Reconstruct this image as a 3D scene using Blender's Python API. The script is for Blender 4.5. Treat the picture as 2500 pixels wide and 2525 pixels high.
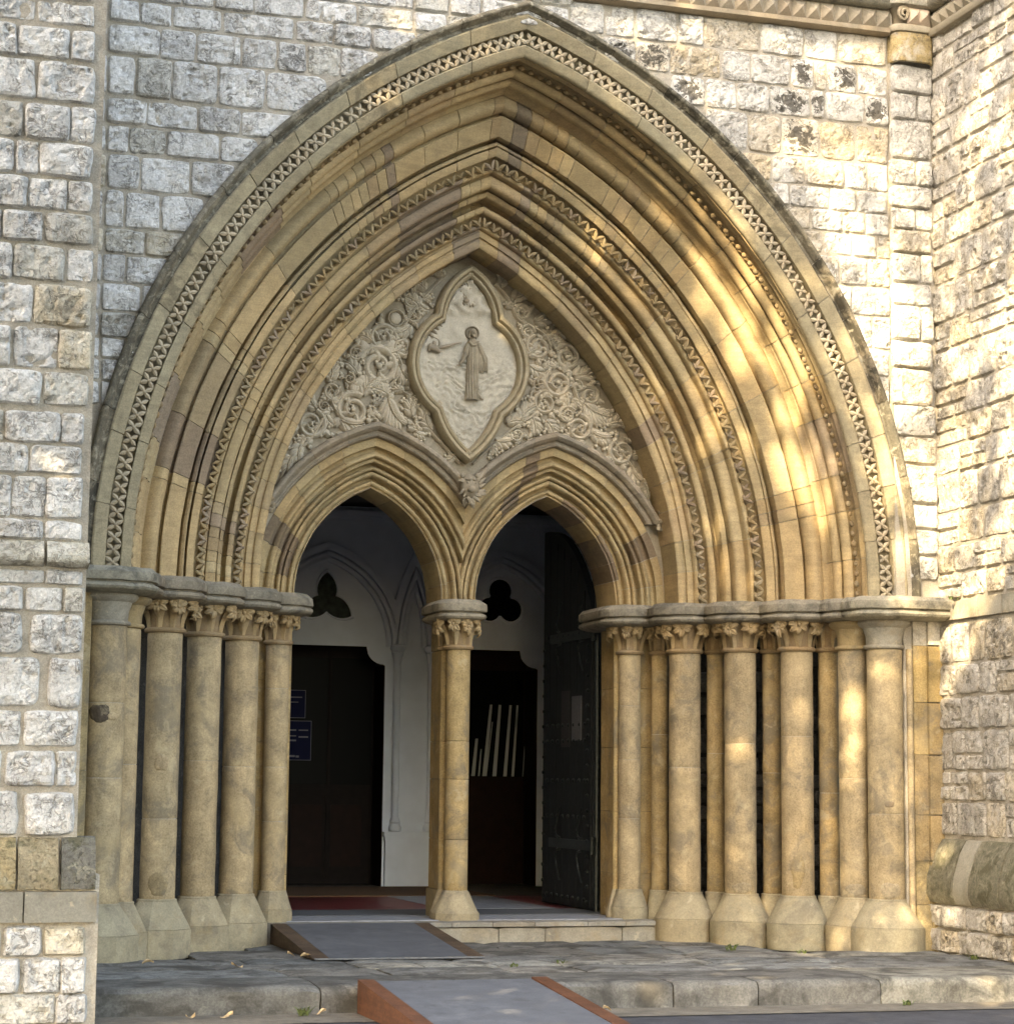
import bpy, bmesh, math, random
from mathutils import Vector, Matrix, noise
R_ = random.Random(7)
PI = math.pi
for o in list(bpy.data.objects): bpy.data.objects.remove(o)
SC = bpy.context.scene
COL = SC.collection

# ---------------------------------------------------------------- camera, sky, sun, exposure
f_px, yaw, pitch, roll = 5437.17, 0.2975, 0.1349, 0.0108
CAMLOC = Vector((-5.2982, -16.7745, 1.6))
fwd = Vector((math.sin(yaw)*math.cos(pitch), math.cos(yaw)*math.cos(pitch), math.sin(pitch)))
rgt = Vector((math.cos(yaw), -math.sin(yaw), 0))
upv = rgt.cross(fwd)
rr = math.cos(roll)*rgt + math.sin(roll)*upv
uu = -math.sin(roll)*rgt + math.cos(roll)*upv
cam = bpy.data.cameras.new('camera'); camo = bpy.data.objects.new('camera', cam); COL.objects.link(camo)
cam.sensor_fit = 'VERTICAL'; cam.sensor_height = 36; cam.lens = f_px/2525*36; cam.shift_y = -72.3/2525
cam.clip_start = .1; cam.clip_end = 500
M = Matrix((rr, uu, -fwd)).transposed().to_4x4(); M.translation = CAMLOC
camo.matrix_world = M
SC.camera = camo
SUN_AZ, SUN_EL = math.radians(42), math.radians(34)          # to the left of the wall's normal, above the horizon
S = Vector((-math.sin(SUN_AZ)*math.cos(SUN_EL), -math.cos(SUN_AZ)*math.cos(SUN_EL), math.sin(SUN_EL)))
W = bpy.data.worlds.new('World'); SC.world = W; W.use_nodes = True
nt = W.node_tree; sky = nt.nodes.new('ShaderNodeTexSky'); sky.sky_type = 'NISHITA'; sky.sun_disc = False
sky.sun_elevation = SUN_EL; sky.sun_rotation = math.atan2(S.x, S.y); sky.air_density = 1.0; sky.dust_density = 2.5; sky.ozone_density = .6
bg = nt.nodes['Background']; bg.inputs[1].default_value = .15
nt.links.new(sky.outputs[0], bg.inputs[0])
sl = bpy.data.lights.new('sun', 'SUN'); sl.energy = 2.0; sl.angle = math.radians(.53); sl.color = (1, .85, .61)
so = bpy.data.objects.new('sun', sl); COL.objects.link(so); so.rotation_euler = S.to_track_quat('Z', 'Y').to_euler(); so.location = S*40
SC.view_settings.view_transform = 'Standard'; SC.view_settings.look = 'None'; SC.view_settings.gamma = 1
SC.view_settings.use_curve_mapping = False; SC.view_settings.exposure = 3.25
SC.view_settings.use_white_balance = True; SC.view_settings.white_balance_temperature = 7700; SC.view_settings.white_balance_tint = 10   # shade rendered neutral, as the camera did
SC.render.engine = 'CYCLES'
SC.cycles.use_denoising = True
SC.cycles.max_bounces = 8; SC.cycles.diffuse_bounces = 2
SC.cycles.caustics_reflective = False; SC.cycles.caustics_refractive = False

# ---------------------------------------------------------------- materials
def N(nt, t, **kw):
    n = nt.nodes.new('ShaderNode'+t)
    for k, v in kw.items(): setattr(n, k, v)
    return n
def stone_mat(name, base=None, var=.25, stains=(), bump=.4, bdist=.01, fine=70, pit=0, rough=.9, streak=0, blotch=1.0, seed=0.0, spec=.25, crease=0, core=False):
    """base None takes the object's own colour; stains: (colour, scale, lo, hi, amount, use_alpha, detail)"""
    m = bpy.data.materials.new(name); m.use_nodes = True; nt = m.node_tree; L = nt.links
    b = nt.nodes['Principled BSDF']; b.inputs['Roughness'].default_value = rough; b.inputs['Specular IOR Level'].default_value = spec
    geo = N(nt, 'NewGeometry'); oi = N(nt, 'ObjectInfo')
    vadd = N(nt, 'VectorMath', operation='ADD'); vadd.inputs[1].default_value = (seed, seed*1.7, seed*.6)
    L.new(geo.outputs['Position'], vadd.inputs[0]); P = vadd.outputs[0]
    def tex(scale, detail=4, rgh=.6, dist=0, vec=None):
        t = N(nt, 'TexNoise'); t.inputs['Scale'].default_value = scale; t.inputs['Detail'].default_value = detail
        t.inputs['Roughness'].default_value = rgh; t.inputs['Distortion'].default_value = dist
        L.new(vec or P, t.inputs['Vector']); return t.outputs['Fac']
    def rng(v, a, b2, c, d):
        r = N(nt, 'MapRange'); r.interpolation_type = 'SMOOTHSTEP'
        for i, x in enumerate((a, b2, c, d)): r.inputs[i+1].default_value = x
        L.new(v, r.inputs[0]); return r.outputs[0]
    def mul(a, bb):
        q = N(nt, 'Math', operation='MULTIPLY'); 
        (L.new(a, q.inputs[0]) if hasattr(a, 'links') else setattr(q.inputs[0], 'default_value', a))
        (L.new(bb, q.inputs[1]) if hasattr(bb, 'links') else setattr(q.inputs[1], 'default_value', bb)); return q.outputs[0]
    def mix(a, c, fac, mode='MIX'):
        q = N(nt, 'Mix', data_type='RGBA', blend_type=mode)
        for s, v in ((q.inputs[6], a), (q.inputs[7], c), (q.inputs[0], fac)):
            if hasattr(v, 'links'): L.new(v, s)
            else: s.default_value = v if not isinstance(v, tuple) or len(v) == 4 else (*v, 1)
        return q.outputs[2]
    col = oi.outputs['Color'] if base is None else (*base, 1)
    v1 = rng(tex(5*blotch, 5, .65), .25, .75, 1-var, 1+var); v2 = rng(tex(fine, 3, .75), .3, .7, 1-var*.95, 1+var*.75)
    cc = N(nt, 'CombineColor')
    k = mul(v1, v2)
    if streak:
        mp = N(nt, 'Mapping'); mp.inputs['Scale'].default_value = (3, 3, .35) if streak > 0 else (.6, .6, 9); L.new(P, mp.inputs[0])
        k = mul(k, rng(tex(4, 5, .6, .4, mp.outputs[0]), .3, .7, 1-abs(streak), 1+abs(streak)*.6))
    for i in range(3): L.new(k, cc.inputs[i])
    col = mix(col, cc.outputs[0], 1.0, 'MULTIPLY')
    h = mul(tex(fine*.55, 4, .7), .5)
    for (sc, scale, lo, hi, amt, ua, det) in stains:
        fac = mul(rng(tex(scale, det, .68, .6), lo, hi, 0, 1), amt)
        if ua and core:                                        # black flinty hearts with a pale rim
            tc = N(nt, 'TexCoord'); d = N(nt, 'VectorMath', operation='DISTANCE'); d.inputs[1].default_value = (.5, .5, .5)
            mpp = N(nt, 'Mapping'); mpp.inputs['Scale'].default_value = (1, 1, 0); mpp.inputs['Location'].default_value = (0, 0, .5)
            L.new(tc.outputs['Generated'], mpp.inputs[0]); L.new(mpp.outputs[0], d.inputs[0])
            cr_ = rng(d.outputs['Value'], .18, .52, .30, -.12)
            a2 = N(nt, 'Math', operation='ADD'); L.new(rng(tex(scale, det, .72, 1.2), .3, .7, .15, .85), a2.inputs[0]); L.new(mul(cr_, oi.outputs['Alpha']), a2.inputs[1])
            fac = mul(rng(a2.outputs[0], .60, .72, 0, 1), rng(oi.outputs['Alpha'], .5, .9, 0, amt))
        elif ua: fac = mul(fac, oi.outputs['Alpha'])
        col = mix(col, sc, fac)
    if pit:
        pn = rng(tex(38, 3, .65, 1.2), .58, .66, 0, 1)
        pf = mul(pn, pit)
        if base is None:                                       # only weathered pieces are pitted
            pf = mul(pf, rng(oi.outputs['Alpha'], 0, 1, .35, 1))
        col = mix(col, (.035, .03, .022), pf)
        sb = N(nt, 'Math', operation='SUBTRACT'); L.new(h, sb.inputs[0]); L.new(mul(pn, .8), sb.inputs[1]); h = sb.outputs[0]
    if crease:                                                 # short curved chip edges
        ab = N(nt, 'Math', operation='SUBTRACT'); L.new(tex(11, 4, .62, .9), ab.inputs[0]); ab.inputs[1].default_value = .5
        aa = N(nt, 'Math', operation='ABSOLUTE'); L.new(ab.outputs[0], aa.inputs[0])
        ck = mul(rng(aa.outputs[0], .006, .05, 1, 0), rng(tex(7, 3, .6), .47, .6, 0, 1))
        col = mix(col, (.12, .105, .08), mul(ck, crease))
        sb = N(nt, 'Math', operation='SUBTRACT'); L.new(h, sb.inputs[0]); L.new(mul(ck, .9), sb.inputs[1]); h = sb.outputs[0]
    L.new(col, b.inputs['Base Color'])
    bp = N(nt, 'Bump'); bp.inputs['Strength'].default_value = bump; bp.inputs['Distance'].default_value = bdist
    ad = N(nt, 'Math', operation='ADD'); L.new(h, ad.inputs[0]); L.new(tex(14, 5, .65), ad.inputs[1])
    L.new(ad.outputs[0], bp.inputs['Height']); L.new(bp.outputs[0], b.inputs['Normal'])
    return m
def plain(name, col, rough=.5, metal=0, spec=.5, noise_v=0, scale=20, bump=0):
    m = bpy.data.materials.new(name); m.use_nodes = True; nt = m.node_tree; b = nt.nodes['Principled BSDF']
    b.inputs['Base Color'].default_value = (*col, 1); b.inputs['Roughness'].default_value = rough; b.inputs['Metallic'].default_value = metal
    b.inputs['Specular IOR Level'].default_value = spec
    if noise_v or bump:
        g = N(nt, 'NewGeometry'); t = N(nt, 'TexNoise'); t.inputs['Scale'].default_value = scale; t.inputs['Detail'].default_value = 5
        nt.links.new(g.outputs['Position'], t.inputs['Vector'])
        r = N(nt, 'MapRange'); r.inputs[3].default_value = 1-noise_v; r.inputs[4].default_value = 1+noise_v; r.inputs[1].default_value = .3; r.inputs[2].default_value = .7
        nt.links.new(t.outputs['Fac'], r.inputs[0])
        v = N(nt, 'VectorMath', operation='SCALE'); v.inputs[0].default_value = col; nt.links.new(r.outputs[0], v.inputs['Scale'])
        nt.links.new(v.outputs[0], b.inputs['Base Color'])
        if bump:
            bp = N(nt, 'Bump'); bp.inputs['Strength'].default_value = bump; bp.inputs['Distance'].default_value = .004
            nt.links.new(t.outputs['Fac'], bp.inputs['Height']); nt.links.new(bp.outputs[0], b.inputs['Normal'])
    return m
DARK = (.035, .032, .026); OCH = (.36, .25, .10)
M_RAG = stone_mat('ragstone', None, .22, [((.62, .61, .57), 6, .45, .7, .5, False, 6), ((.19, .17, .13), 13, .58, .70, .6, False, 7), ((.34, .26, .14), 3, .56, .74, .45, False, 5), ((.055, .05, .04), 11, .44, .56, .85, True, 7)], bump=.65, bdist=.03, fine=60, pit=.7, crease=.5, core=True)
M_MORT = stone_mat('lime_mortar', (.385, .35, .285), .2, [((.16, .14, .11), 7, .55, .75, .5, False, 6), ((.5, .46, .38), 4, .52, .7, .5, False, 5)], bump=.7, bdist=.02, fine=90)
M_ASH = stone_mat('golden_ashlar', None, .16, [((.13, .115, .085), 6, .55, .78, .5, False, 7), ((.46, .36, .19), 2.3, .5, .75, .35, False, 4), ((.10, .085, .06), 22, .64, .74, .5, False, 5), (DARK, 5, .42, .62, .8, True, 8)], bump=.45, bdist=.008, fine=80, streak=-.1)
M_SHAFT = stone_mat('shaft_stone', None, .24, [((.17, .15, .115), 3.6, .48, .64, .65, False, 8), ((.52, .44, .28), 7, .56, .66, .4, False, 6), ((.46, .36, .20), 1.8, .5, .7, .4, False, 4), ((.12, .08, .045), 26, .66, .74, .6, False, 4), (DARK, 4, .45, .65, .6, True, 8)], bump=.35, bdist=.006, fine=70, streak=.14)
M_HOOD = stone_mat('weathered_hood_stone', None, .25, [((.05, .046, .035), 5, .38, .53, .92, True, 9), ((.42, .39, .30), 11, .54, .64, .65, False, 8)], bump=.6, bdist=.012, fine=70, pit=.4)
M_CARVE = stone_mat('carved_pale_stone', None, .14, [((.17, .145, .105), 4, .52, .75, .35, False, 6), ((.5, .46, .37), 2.2, .52, .7, .35, False, 4), ((.10, .09, .065), 5, .42, .66, .5, True, 6)], bump=.3, bdist=.005, fine=90)
M_ABAC = stone_mat('grey_impost_stone', None, .2, [((.06, .058, .05), 5, .45, .68, .75, False, 8), ((.38, .34, .26), 8, .56, .7, .55, False, 6)], bump=.5, bdist=.01, fine=60)
M_PAVE = stone_mat('paving_stone', None, .25, [((.045, .042, .036), 3.2, .42, .64, .8, False, 8), ((.34, .32, .27), 4, .55, .72, .5, False, 6)], bump=.5, bdist=.008, fine=60)
M_BASE = stone_mat('plinth_stone', None, .16, [((.15, .13, .10), 4, .46, .7, .6, False, 7), ((.30, .22, .11), 3, .5, .7, .4, False, 5), ((.52, .45, .32), 9, .6, .68, .5, False, 5), (DARK, 5, .5, .7, .5, True, 7)], bump=.4, bdist=.008, fine=70)
M_MOSS = stone_mat('mossy_stone', None, .25, [((.07, .068, .036), 5, .46, .62, .75, False, 8), ((.34, .32, .23), 8, .55, .68, .6, False, 7)], bump=.8, bdist=.02, fine=50, pit=.4)
M_ASPH = stone_mat('asphalt', (.052, .053, .058), .3, [((.10, .098, .09), 3, .55, .75, .5, False, 5)], bump=.9, bdist=.006, fine=220, spec=.3, rough=.85)
M_SAND = stone_mat('grit_strip', (.17, .15, .115), .3, [((.08, .07, .055), 5, .5, .7, .6, False, 6)], bump=.8, bdist=.008, fine=120)
M_FLINT = stone_mat('dark_rubble', None, .35, [((.16, .15, .13), 12, .56, .7, .5, False, 6)], bump=.8, bdist=.02, fine=60)
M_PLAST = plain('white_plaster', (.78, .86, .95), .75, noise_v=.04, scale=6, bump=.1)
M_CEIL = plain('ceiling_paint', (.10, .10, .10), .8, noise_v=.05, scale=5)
M_DOORB = plain('black_door_paint', (.010, .0115, .012), .6, spec=.3, noise_v=.35, scale=16, bump=.35)
M_IRON = plain('iron_fittings', (.035, .042, .042), .45, metal=.6, noise_v=.3, scale=40, bump=.2)
M_WOOD = plain('dark_oak', (.008, .005, .004), .6, spec=.12, noise_v=.3, scale=12, bump=.2)
M_WOODR = plain('red_brown_door', (.014, .006, .004), .6, spec=.12, noise_v=.25, scale=10, bump=.2)
M_GLASSD = plain('dark_window_glass', (.004, .005, .005), .35, spec=.04)
M_GLASSG = plain('green_leaded_glass', (.012, .022, .014), .4, spec=.15, noise_v=.9, scale=14)
M_BLUE = plain('blue_poster_paper', (.004, .007, .038), .6, spec=.1)
M_PRINT = plain('pale_print', (.13, .14, .18), .6)
M_PAPER = plain('notice_paper', (.11, .11, .12), .6, noise_v=.15, scale=50)
M_PAPERD = plain('dark_notice_paper', (.025, .023, .02), .6, noise_v=.5, scale=40)
M_RUBBER = stone_mat('grey_ramp_deck', (.105, .11, .118), .12, [((.17, .175, .18), 2.5, .5, .72, .5, False, 7), ((.06, .062, .064), 6, .52, .7, .5, False, 7)], bump=.5, bdist=.003, fine=180, rough=.75)
M_PLANK = stone_mat('stained_ramp_timber', (.12, .052, .028), .25, [((.07, .035, .022), 6, .5, .7, .5, False, 5)], bump=.4, bdist=.004, fine=60, streak=-.2, rough=.6)
M_PLANKD = stone_mat('weathered_ramp_timber', (.10, .068, .045), .25, [((.05, .036, .028), 6, .5, .7, .5, False, 5)], bump=.4, bdist=.004, fine=60, streak=-.2, rough=.7)
M_TILER = plain('red_floor_tile', (.16, .028, .028), .4, noise_v=.2, scale=9)
M_TILEG = plain('grey_floor_tile', (.27, .28, .30), .5, noise_v=.15, scale=9)
M_TOE = plain('grey_metal_lip', (.12, .125, .13), .6, noise_v=.3, scale=30)
M_MATT = plain('brown_door_mat', (.15, .075, .03), .9, noise_v=.2, scale=60, bump=.4)
M_MATG = plain('dark_grey_mat', (.075, .08, .085), .9, noise_v=.2, scale=60, bump=.4)
M_LEAF = plain('tree_leaf', (.06, .10, .03), .6, noise_v=.3, scale=2)
M_BARK = plain('bark', (.12, .10, .075), .9, noise_v=.3, scale=12, bump=.5)
M_DRY = plain('dry_leaf', (.45, .33, .18), .8, noise_v=.25, scale=60)
M_WEED = plain('weed_leaf', (.10, .13, .04), .7, noise_v=.3, scale=60)
M_STRIP = plain('reflection_strip', (.40, .44, .45), .5)

# ---------------------------------------------------------------- mesh helpers
class MB:
    def __init__(s): s.v = []; s.f = []
    def add(s, v, f):
        k = len(s.v); s.v += [tuple(p) for p in v]; s.f += [tuple(i+k for i in q) for q in f]; return s
    def box(s, x0, x1, y0, y1, z0, z1):
        return s.add([(x0,y0,z0),(x1,y0,z0),(x1,y1,z0),(x0,y1,z0),(x0,y0,z1),(x1,y0,z1),(x1,y1,z1),(x0,y1,z1)],
                     [(0,3,2,1),(4,5,6,7),(0,1,5,4),(1,2,6,5),(2,3,7,6),(3,0,4,7)])
    def prism(s, poly, z0, z1, axis='z'):
        n = len(poly)
        P = {'z': lambda a, b, c: (a, b, c), 'y': lambda a, b, c: (a, c, b), 'x': lambda a, b, c: (c, a, b)}[axis]
        v = [P(a, b, z0) for a, b in poly]+[P(a, b, z1) for a, b in poly]
        return s.add(v, [tuple(range(n))[::-1], tuple(range(n, 2*n))]+[(i, (i+1)%n, n+(i+1)%n, n+i) for i in range(n)])
    def lathe(s, prof, c=(0,0), n=24, shape=None, cap=True):
        v = []
        for r, z in prof:
            for i in range(n):
                a = 2*PI*i/n; k = shape(a, z) if shape else 1
                v.append((c[0]+r*k*math.cos(a), c[1]+r*k*math.sin(a), z))
        f = [(j*n+i, j*n+(i+1)%n, (j+1)*n+(i+1)%n, (j+1)*n+i) for j in range(len(prof)-1) for i in range(n)]
        if cap: f += [tuple(range(n))[::-1], tuple(range((len(prof)-1)*n, len(prof)*n))]
        return s.add(v, f)
    def tube(s, pts, rad, n=8, cap=True):
        pts = [Vector(p) for p in pts]; v = []; m = len(pts)
        for j, p in enumerate(pts):
            d = (pts[min(j+1, m-1)]-pts[max(j-1, 0)]).normalized()
            a = d.cross(Vector((.13, .27, .95)));  a = a.normalized() if a.length > 1e-4 else Vector((1,0,0)); b = d.cross(a)
            r = rad[j] if isinstance(rad, (list, tuple)) else rad
            v += [tuple(p+r*(math.cos(2*PI*i/n)*a+math.sin(2*PI*i/n)*b)) for i in range(n)]
        f = [(j*n+i, j*n+(i+1)%n, (j+1)*n+(i+1)%n, (j+1)*n+i) for j in range(m-1) for i in range(n)]
        if cap: f += [tuple(range(n))[::-1], tuple(range((m-1)*n, m*n))]
        return s.add(v, f)
    def ball(s, c, r, n=8, m=6, jit=0):
        v = []; rn = R_
        for j in range(m+1):
            t = PI*j/m
            for i in range(n):
                k = 1+jit*(rn.random()-.5) if 0 < j < m else 1
                rx, ry, rz = (r, r, r) if not isinstance(r, tuple) else r
                v.append((c[0]+rx*k*math.sin(t)*math.cos(2*PI*i/n), c[1]+ry*k*math.sin(t)*math.sin(2*PI*i/n), c[2]-rz*k*math.cos(t)))
        return s.add(v, [(j*n+i, j*n+(i+1)%n, (j+1)*n+(i+1)%n, (j+1)*n+i) for j in range(m) for i in range(n)])
def mesh(name, mb, mat, sharp=35, fix=True):
    me = bpy.data.meshes.new(name); me.from_pydata(mb.v, [], mb.f)
    if fix:
        bm = bmesh.new(); bm.from_mesh(me); bmesh.ops.recalc_face_normals(bm, faces=bm.faces); bm.to_mesh(me); bm.free()
    me.materials.append(mat)
    if sharp is not None:
        me.shade_smooth(); me.set_sharp_from_angle(angle=math.radians(sharp))
    me.update(); return me
def link(name, me, parent=None, color=None, mat_w=None):
    o = bpy.data.objects.new(name, me); COL.objects.link(o)
    if parent is not None: o.parent = parent
    if mat_w is not None: o.matrix_local = mat_w
    if color is not None: o.color = color
    return o
def obj(name, mb, mat, parent=None, color=None, sharp=35, fix=True):
    return link(name, mesh(name, mb, mat, sharp, fix), parent, color)
def tag(o, label=None, cat=None, group=None, kind=None):
    for k, v in (('label', label), ('category', cat), ('group', group), ('kind', kind)):
        if v: o[k] = v
    return o
def thing(name, label, cat, loc=(0,0,0), group=None):
    o = bpy.data.objects.new(name, None); COL.objects.link(o); o.location = loc; o.empty_display_size = .1
    return tag(o, label, cat, group)
def at(o, parent):           # keep world placement under a parent Empty that is not at the origin
    o.parent = parent; o.matrix_parent_inverse = Matrix.Translation(-Vector(parent.location)); return o
def arcpts(a, b, bulge, n=6):
    """points from a to b in (r, y), bulging to the open side (positive) or hollowed (negative)"""
    dx, dy = b[0]-a[0], b[1]-a[1]; l = math.hypot(dx, dy); nx, ny = -dy/l, dx/l
    return [(a[0]+dx*i/n+nx*bulge*max(0,math.sin(PI*i/n))**.8, a[1]+dy*i/n+ny*bulge*max(0,math.sin(PI*i/n))**.8) for i in range(n+1)]
def jit(c, a=.08, rn=R_, alpha=1.0):
    k = 1+(rn.random()-.5)*2*a; w = (rn.random()-.5)*a*.6
    return (c[0]*k*(1+w), c[1]*k, c[2]*k*(1-w), alpha)

# stone courses: (bottom, top, [(left, right), ...]) in metres
BUT = [(6.662,6.856,[(-4.7,-4.37),(-4.36,-4.11),(-4.1,-3.84)]),(6.49,6.64,[(-4.64,-4.21),(-4.19,-3.83)]),(6.254,6.461,[(-4.54,-4.32),(-4.31,-3.98),(-3.97,-3.82)]),(5.969,6.232,[(-4.54,-4.19),(-4.17,-3.81)]),(5.707,5.94,[(-4.56,-4.26),(-4.24,-3.96),(-3.95,-3.8)]),(5.467,5.685,[(-4.6,-4.31),(-4.29,-4.15),(-4.14,-3.81)]),(5.242,5.446,[(-4.51,-4.21),(-4.2,-3.96),(-3.95,-3.8)]),(5.025,5.221,[(-4.57,-4.37),(-4.36,-4.11),(-4.09,-3.79)]),(4.774,4.997,[(-4.51,-4.29),(-4.28,-3.96),(-3.94,-3.78)]),(4.482,4.746,[(-4.55,-4.15),(-4.14,-3.78)]),(4.199,4.462,[(-4.47,-4.28),(-4.26,-3.98),(-3.97,-3.77)]),(3.959,4.179,[(-4.46,-4.08),(-4.06,-3.78)]),(3.713,3.916,[(-4.54,-4.3),(-4.29,-3.95),(-3.94,-3.8)]),(3.516,3.7,[(-4.44,-4.14),(-4.13,-3.8)]),(3.23,3.498,[(-4.48,-4.24),(-4.23,-4.02),(-4.01,-3.79)]),(3.096,3.217,[(-4.47,-4.03),(-4.02,-3.79)]),(2.811,2.895,[(-4.47,-4.01),(-4.0,-3.77)]),(2.636,2.793,[(-4.46,-4.14),(-4.12,-3.9),(-3.88,-3.76)]),(2.369,2.626,[(-4.45,-4.14),(-4.08,-3.76)]),(2.036,2.345,[(-4.43,-4.02),(-3.95,-3.76)]),(1.792,2.012,[(-4.42,-4.12),(-4.09,-3.77)]),(1.539,1.764,[(-4.42,-4.23),(-4.2,-3.9),(-3.89,-3.77)]),(1.238,1.509,[(-4.41,-4.12),(-4.07,-3.77)])]
BUTP = [(0.505,0.681,[(-4.37,-4.2),(-4.17,-3.95),(-3.93,-3.68)]),(0.276,0.49,[(-4.36,-4.08),(-4.05,-3.83),(-3.82,-3.67)]),(0.093,0.267,[(-4.35,-3.85),(-3.84,-3.66)]),(-0.148,0.081,[(-4.34,-4.04),(-4.01,-3.65)])]
WL = [(7.868,8.033,[(-3.45,-3.15),(-3.13,-2.81),(-2.8,-2.39),(-2.37,-1.95),(-1.94,-1.52),(-1.5,-0.98)]),(7.686,7.851,[(-3.44,-3.24),(-3.23,-2.87),(-2.86,-2.62),(-2.6,-2.3),(-2.29,-1.89),(-1.87,-1.45),(-1.43,-0.98)]),(7.496,7.669,[(-3.43,-3.2),(-3.18,-2.95),(-2.93,-2.55),(-2.53,-1.96),(-1.94,-1.64),(-1.63,-1.33),(-1.31,-0.96)]),(7.232,7.47,[(-3.43,-3.03),(-3.02,-2.75),(-2.73,-2.39),(-2.37,-2.1),(-2.08,-1.86),(-1.84,-1.58),(-1.57,-1.26),(-1.24,-1.06)]),(6.899,7.218,[(-3.42,-3.22),(-3.2,-2.93),(-2.92,-2.57),(-2.55,-2.19),(-2.17,-1.68),(-1.66,-1.41)]),(6.667,6.868,[(-3.42,-3.12),(-3.11,-2.72),(-2.7,-2.38),(-2.36,-1.9),(-1.88,-1.75)]),(6.442,6.646,[(-3.41,-3.25),(-3.24,-2.96),(-2.95,-2.54),(-2.52,-2.23),(-2.21,-2.09)]),(6.145,6.416,[(-3.4,-3.16),(-3.14,-2.77),(-2.75,-2.41),(-2.39,-2.29)]),(5.841,6.123,[(-3.41,-3.27),(-3.25,-2.99),(-2.97,-2.65),(-2.64,-2.54)]),(5.63,5.824,[(-3.4,-3.1),(-3.09,-2.78),(-2.76,-2.68)]),(5.404,5.617,[(-3.41,-3.24),(-3.23,-2.9),(-2.89,-2.82)]),(5.175,5.387,[(-3.41,-3.12),(-3.1,-2.95)]),(4.969,5.161,[(-3.41,-3.15),(-3.14,-3.04)]),(4.803,4.958,[(-3.4,-3.23),(-3.21,-3.13)]),(4.629,4.79,[(-3.39,-3.26),(-3.25,-3.17)]),(4.439,4.616,[(-3.39,-3.31),(-3.3,-3.2)])]
WR = [(7.84,8.104,[(0.38,0.68),(0.7,0.95),(0.97,1.34),(1.36,1.58),(1.59,2.1),(2.12,2.51),(2.53,2.83),(2.85,3.31)]),(7.57,7.823,[(0.62,0.96),(0.97,1.27),(1.28,1.74),(1.76,2.01),(2.03,2.38),(2.4,2.6),(2.62,2.72),(2.74,3.01),(3.03,3.31)]),(7.308,7.557,[(1.29,1.59),(1.61,1.88),(1.9,2.18),(2.2,2.57),(2.59,2.7),(2.72,3.08),(3.1,3.31)]),(6.958,7.295,[(1.6,1.98),(2.0,2.29),(2.31,2.65),(2.67,2.99),(3.01,3.31)]),(6.714,6.943,[(1.93,2.2),(2.22,2.51),(2.53,2.88),(2.91,3.1),(3.12,3.3)]),(6.513,6.702,[(2.2,2.36),(2.38,2.74),(2.76,2.99),(3.01,3.3)]),(6.324,6.504,[(2.36,2.56),(2.58,2.86),(2.88,3.07),(3.09,3.3)]),(6.121,6.309,[(2.52,2.68),(2.7,2.95),(2.97,3.18),(3.2,3.32)]),(5.866,6.108,[(2.65,2.82),(2.84,3.09),(3.11,3.31)]),(5.611,5.851,[(2.79,2.94),(2.96,3.31)]),(5.325,5.6,[(2.91,3.13),(3.15,3.31)]),(5.091,5.305,[(3.04,3.29)]),(4.793,5.08,[(3.12,3.29)])]
NK = [(7.613,7.848,[(3.33,3.71)]),(7.369,7.599,[(3.33,3.55),(3.57,3.7)]),(7.02,7.36,[(3.32,3.7)]),(6.786,7.006,[(3.31,3.54),(3.56,3.69)]),(6.577,6.772,[(3.31,3.69)]),(6.384,6.567,[(3.32,3.52),(3.54,3.69)]),(6.177,6.375,[(3.31,3.68)]),(5.919,6.163,[(3.31,3.57),(3.59,3.68)]),(5.717,5.904,[(3.31,3.68)]),(5.409,5.704,[(3.31,3.56),(3.58,3.68)]),(5.167,5.39,[(3.31,3.67)]),(4.834,5.154,[(3.3,3.67)]),(4.574,4.841,[(3.33,3.69)]),(4.335,4.565,[(3.39,3.7)]),(4.115,4.322,[(3.41,3.7)])]

# ---------------------------------------------------------------- rough squared ragstone
def rag(w, h, seed, proud=.026, amp=.036, res=.021, rim=-.012):
    """one rock-faced stone, local (u, v, out); w x h, centre at 0"""
    nu = max(6, min(26, int(w/res))); nv = max(6, min(20, int(h/res))); mb = MB(); v = []
    cr = .05+.06*((seed*.37) % 1)
    for j in range(nv+1):
        for i in range(nu+1):
            a = 2*i/nu-1; b = 2*j/nv-1
            a = math.copysign(abs(a)**.8, a); b = math.copysign(abs(b)**.8, b)
            u = a*(1-cr*abs(b)**6)*w/2; t = b*(1-cr*abs(a)**6)*h/2
            q = Vector((u*6+seed*3.1, t*6+seed*1.7, seed))
            m = max(abs(a), abs(b))
            wob = .014*noise.noise(q*1.6)*m**3
            u += wob*(1 if a > 0 else -1); t += .012*noise.noise(q*1.6+Vector((7, 3, 1)))*m**3
            d = (1-abs(a)**12)*(1-abs(b)**12)
            fb = noise.fractal(q*.7, .75, 2.1, 5); tb = .45-abs(noise.noise(q*2.1+Vector((3, 9, 2)))); t2 = -max(0, noise.noise(q*3.3+Vector((1, 5, 8)))-.22)*1.6
            n = rim+(proud-rim)*d**.6+d*amp*(.5*fb+.5*tb+t2-.15) if m < .999 else rim
            v.append((u, t, n))
    f = [(j*(nu+1)+i, j*(nu+1)+i+1, (j+1)*(nu+1)+i+1, (j+1)*(nu+1)+i) for j in range(nv) for i in range(nu)]
    return mb.add(v, f)
FACE = {'y': lambda x, y: Matrix(((1,0,0,0),(0,0,-1,y),(0,1,0,0),(0,0,0,1))),          # out = -y, u = x
        'x': lambda x, y: Matrix(((0,0,-1,x),(-1,0,0,0),(0,1,0,0),(0,0,0,1)))}         # out = -x, u = -y
SEED = [0.0]
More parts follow.
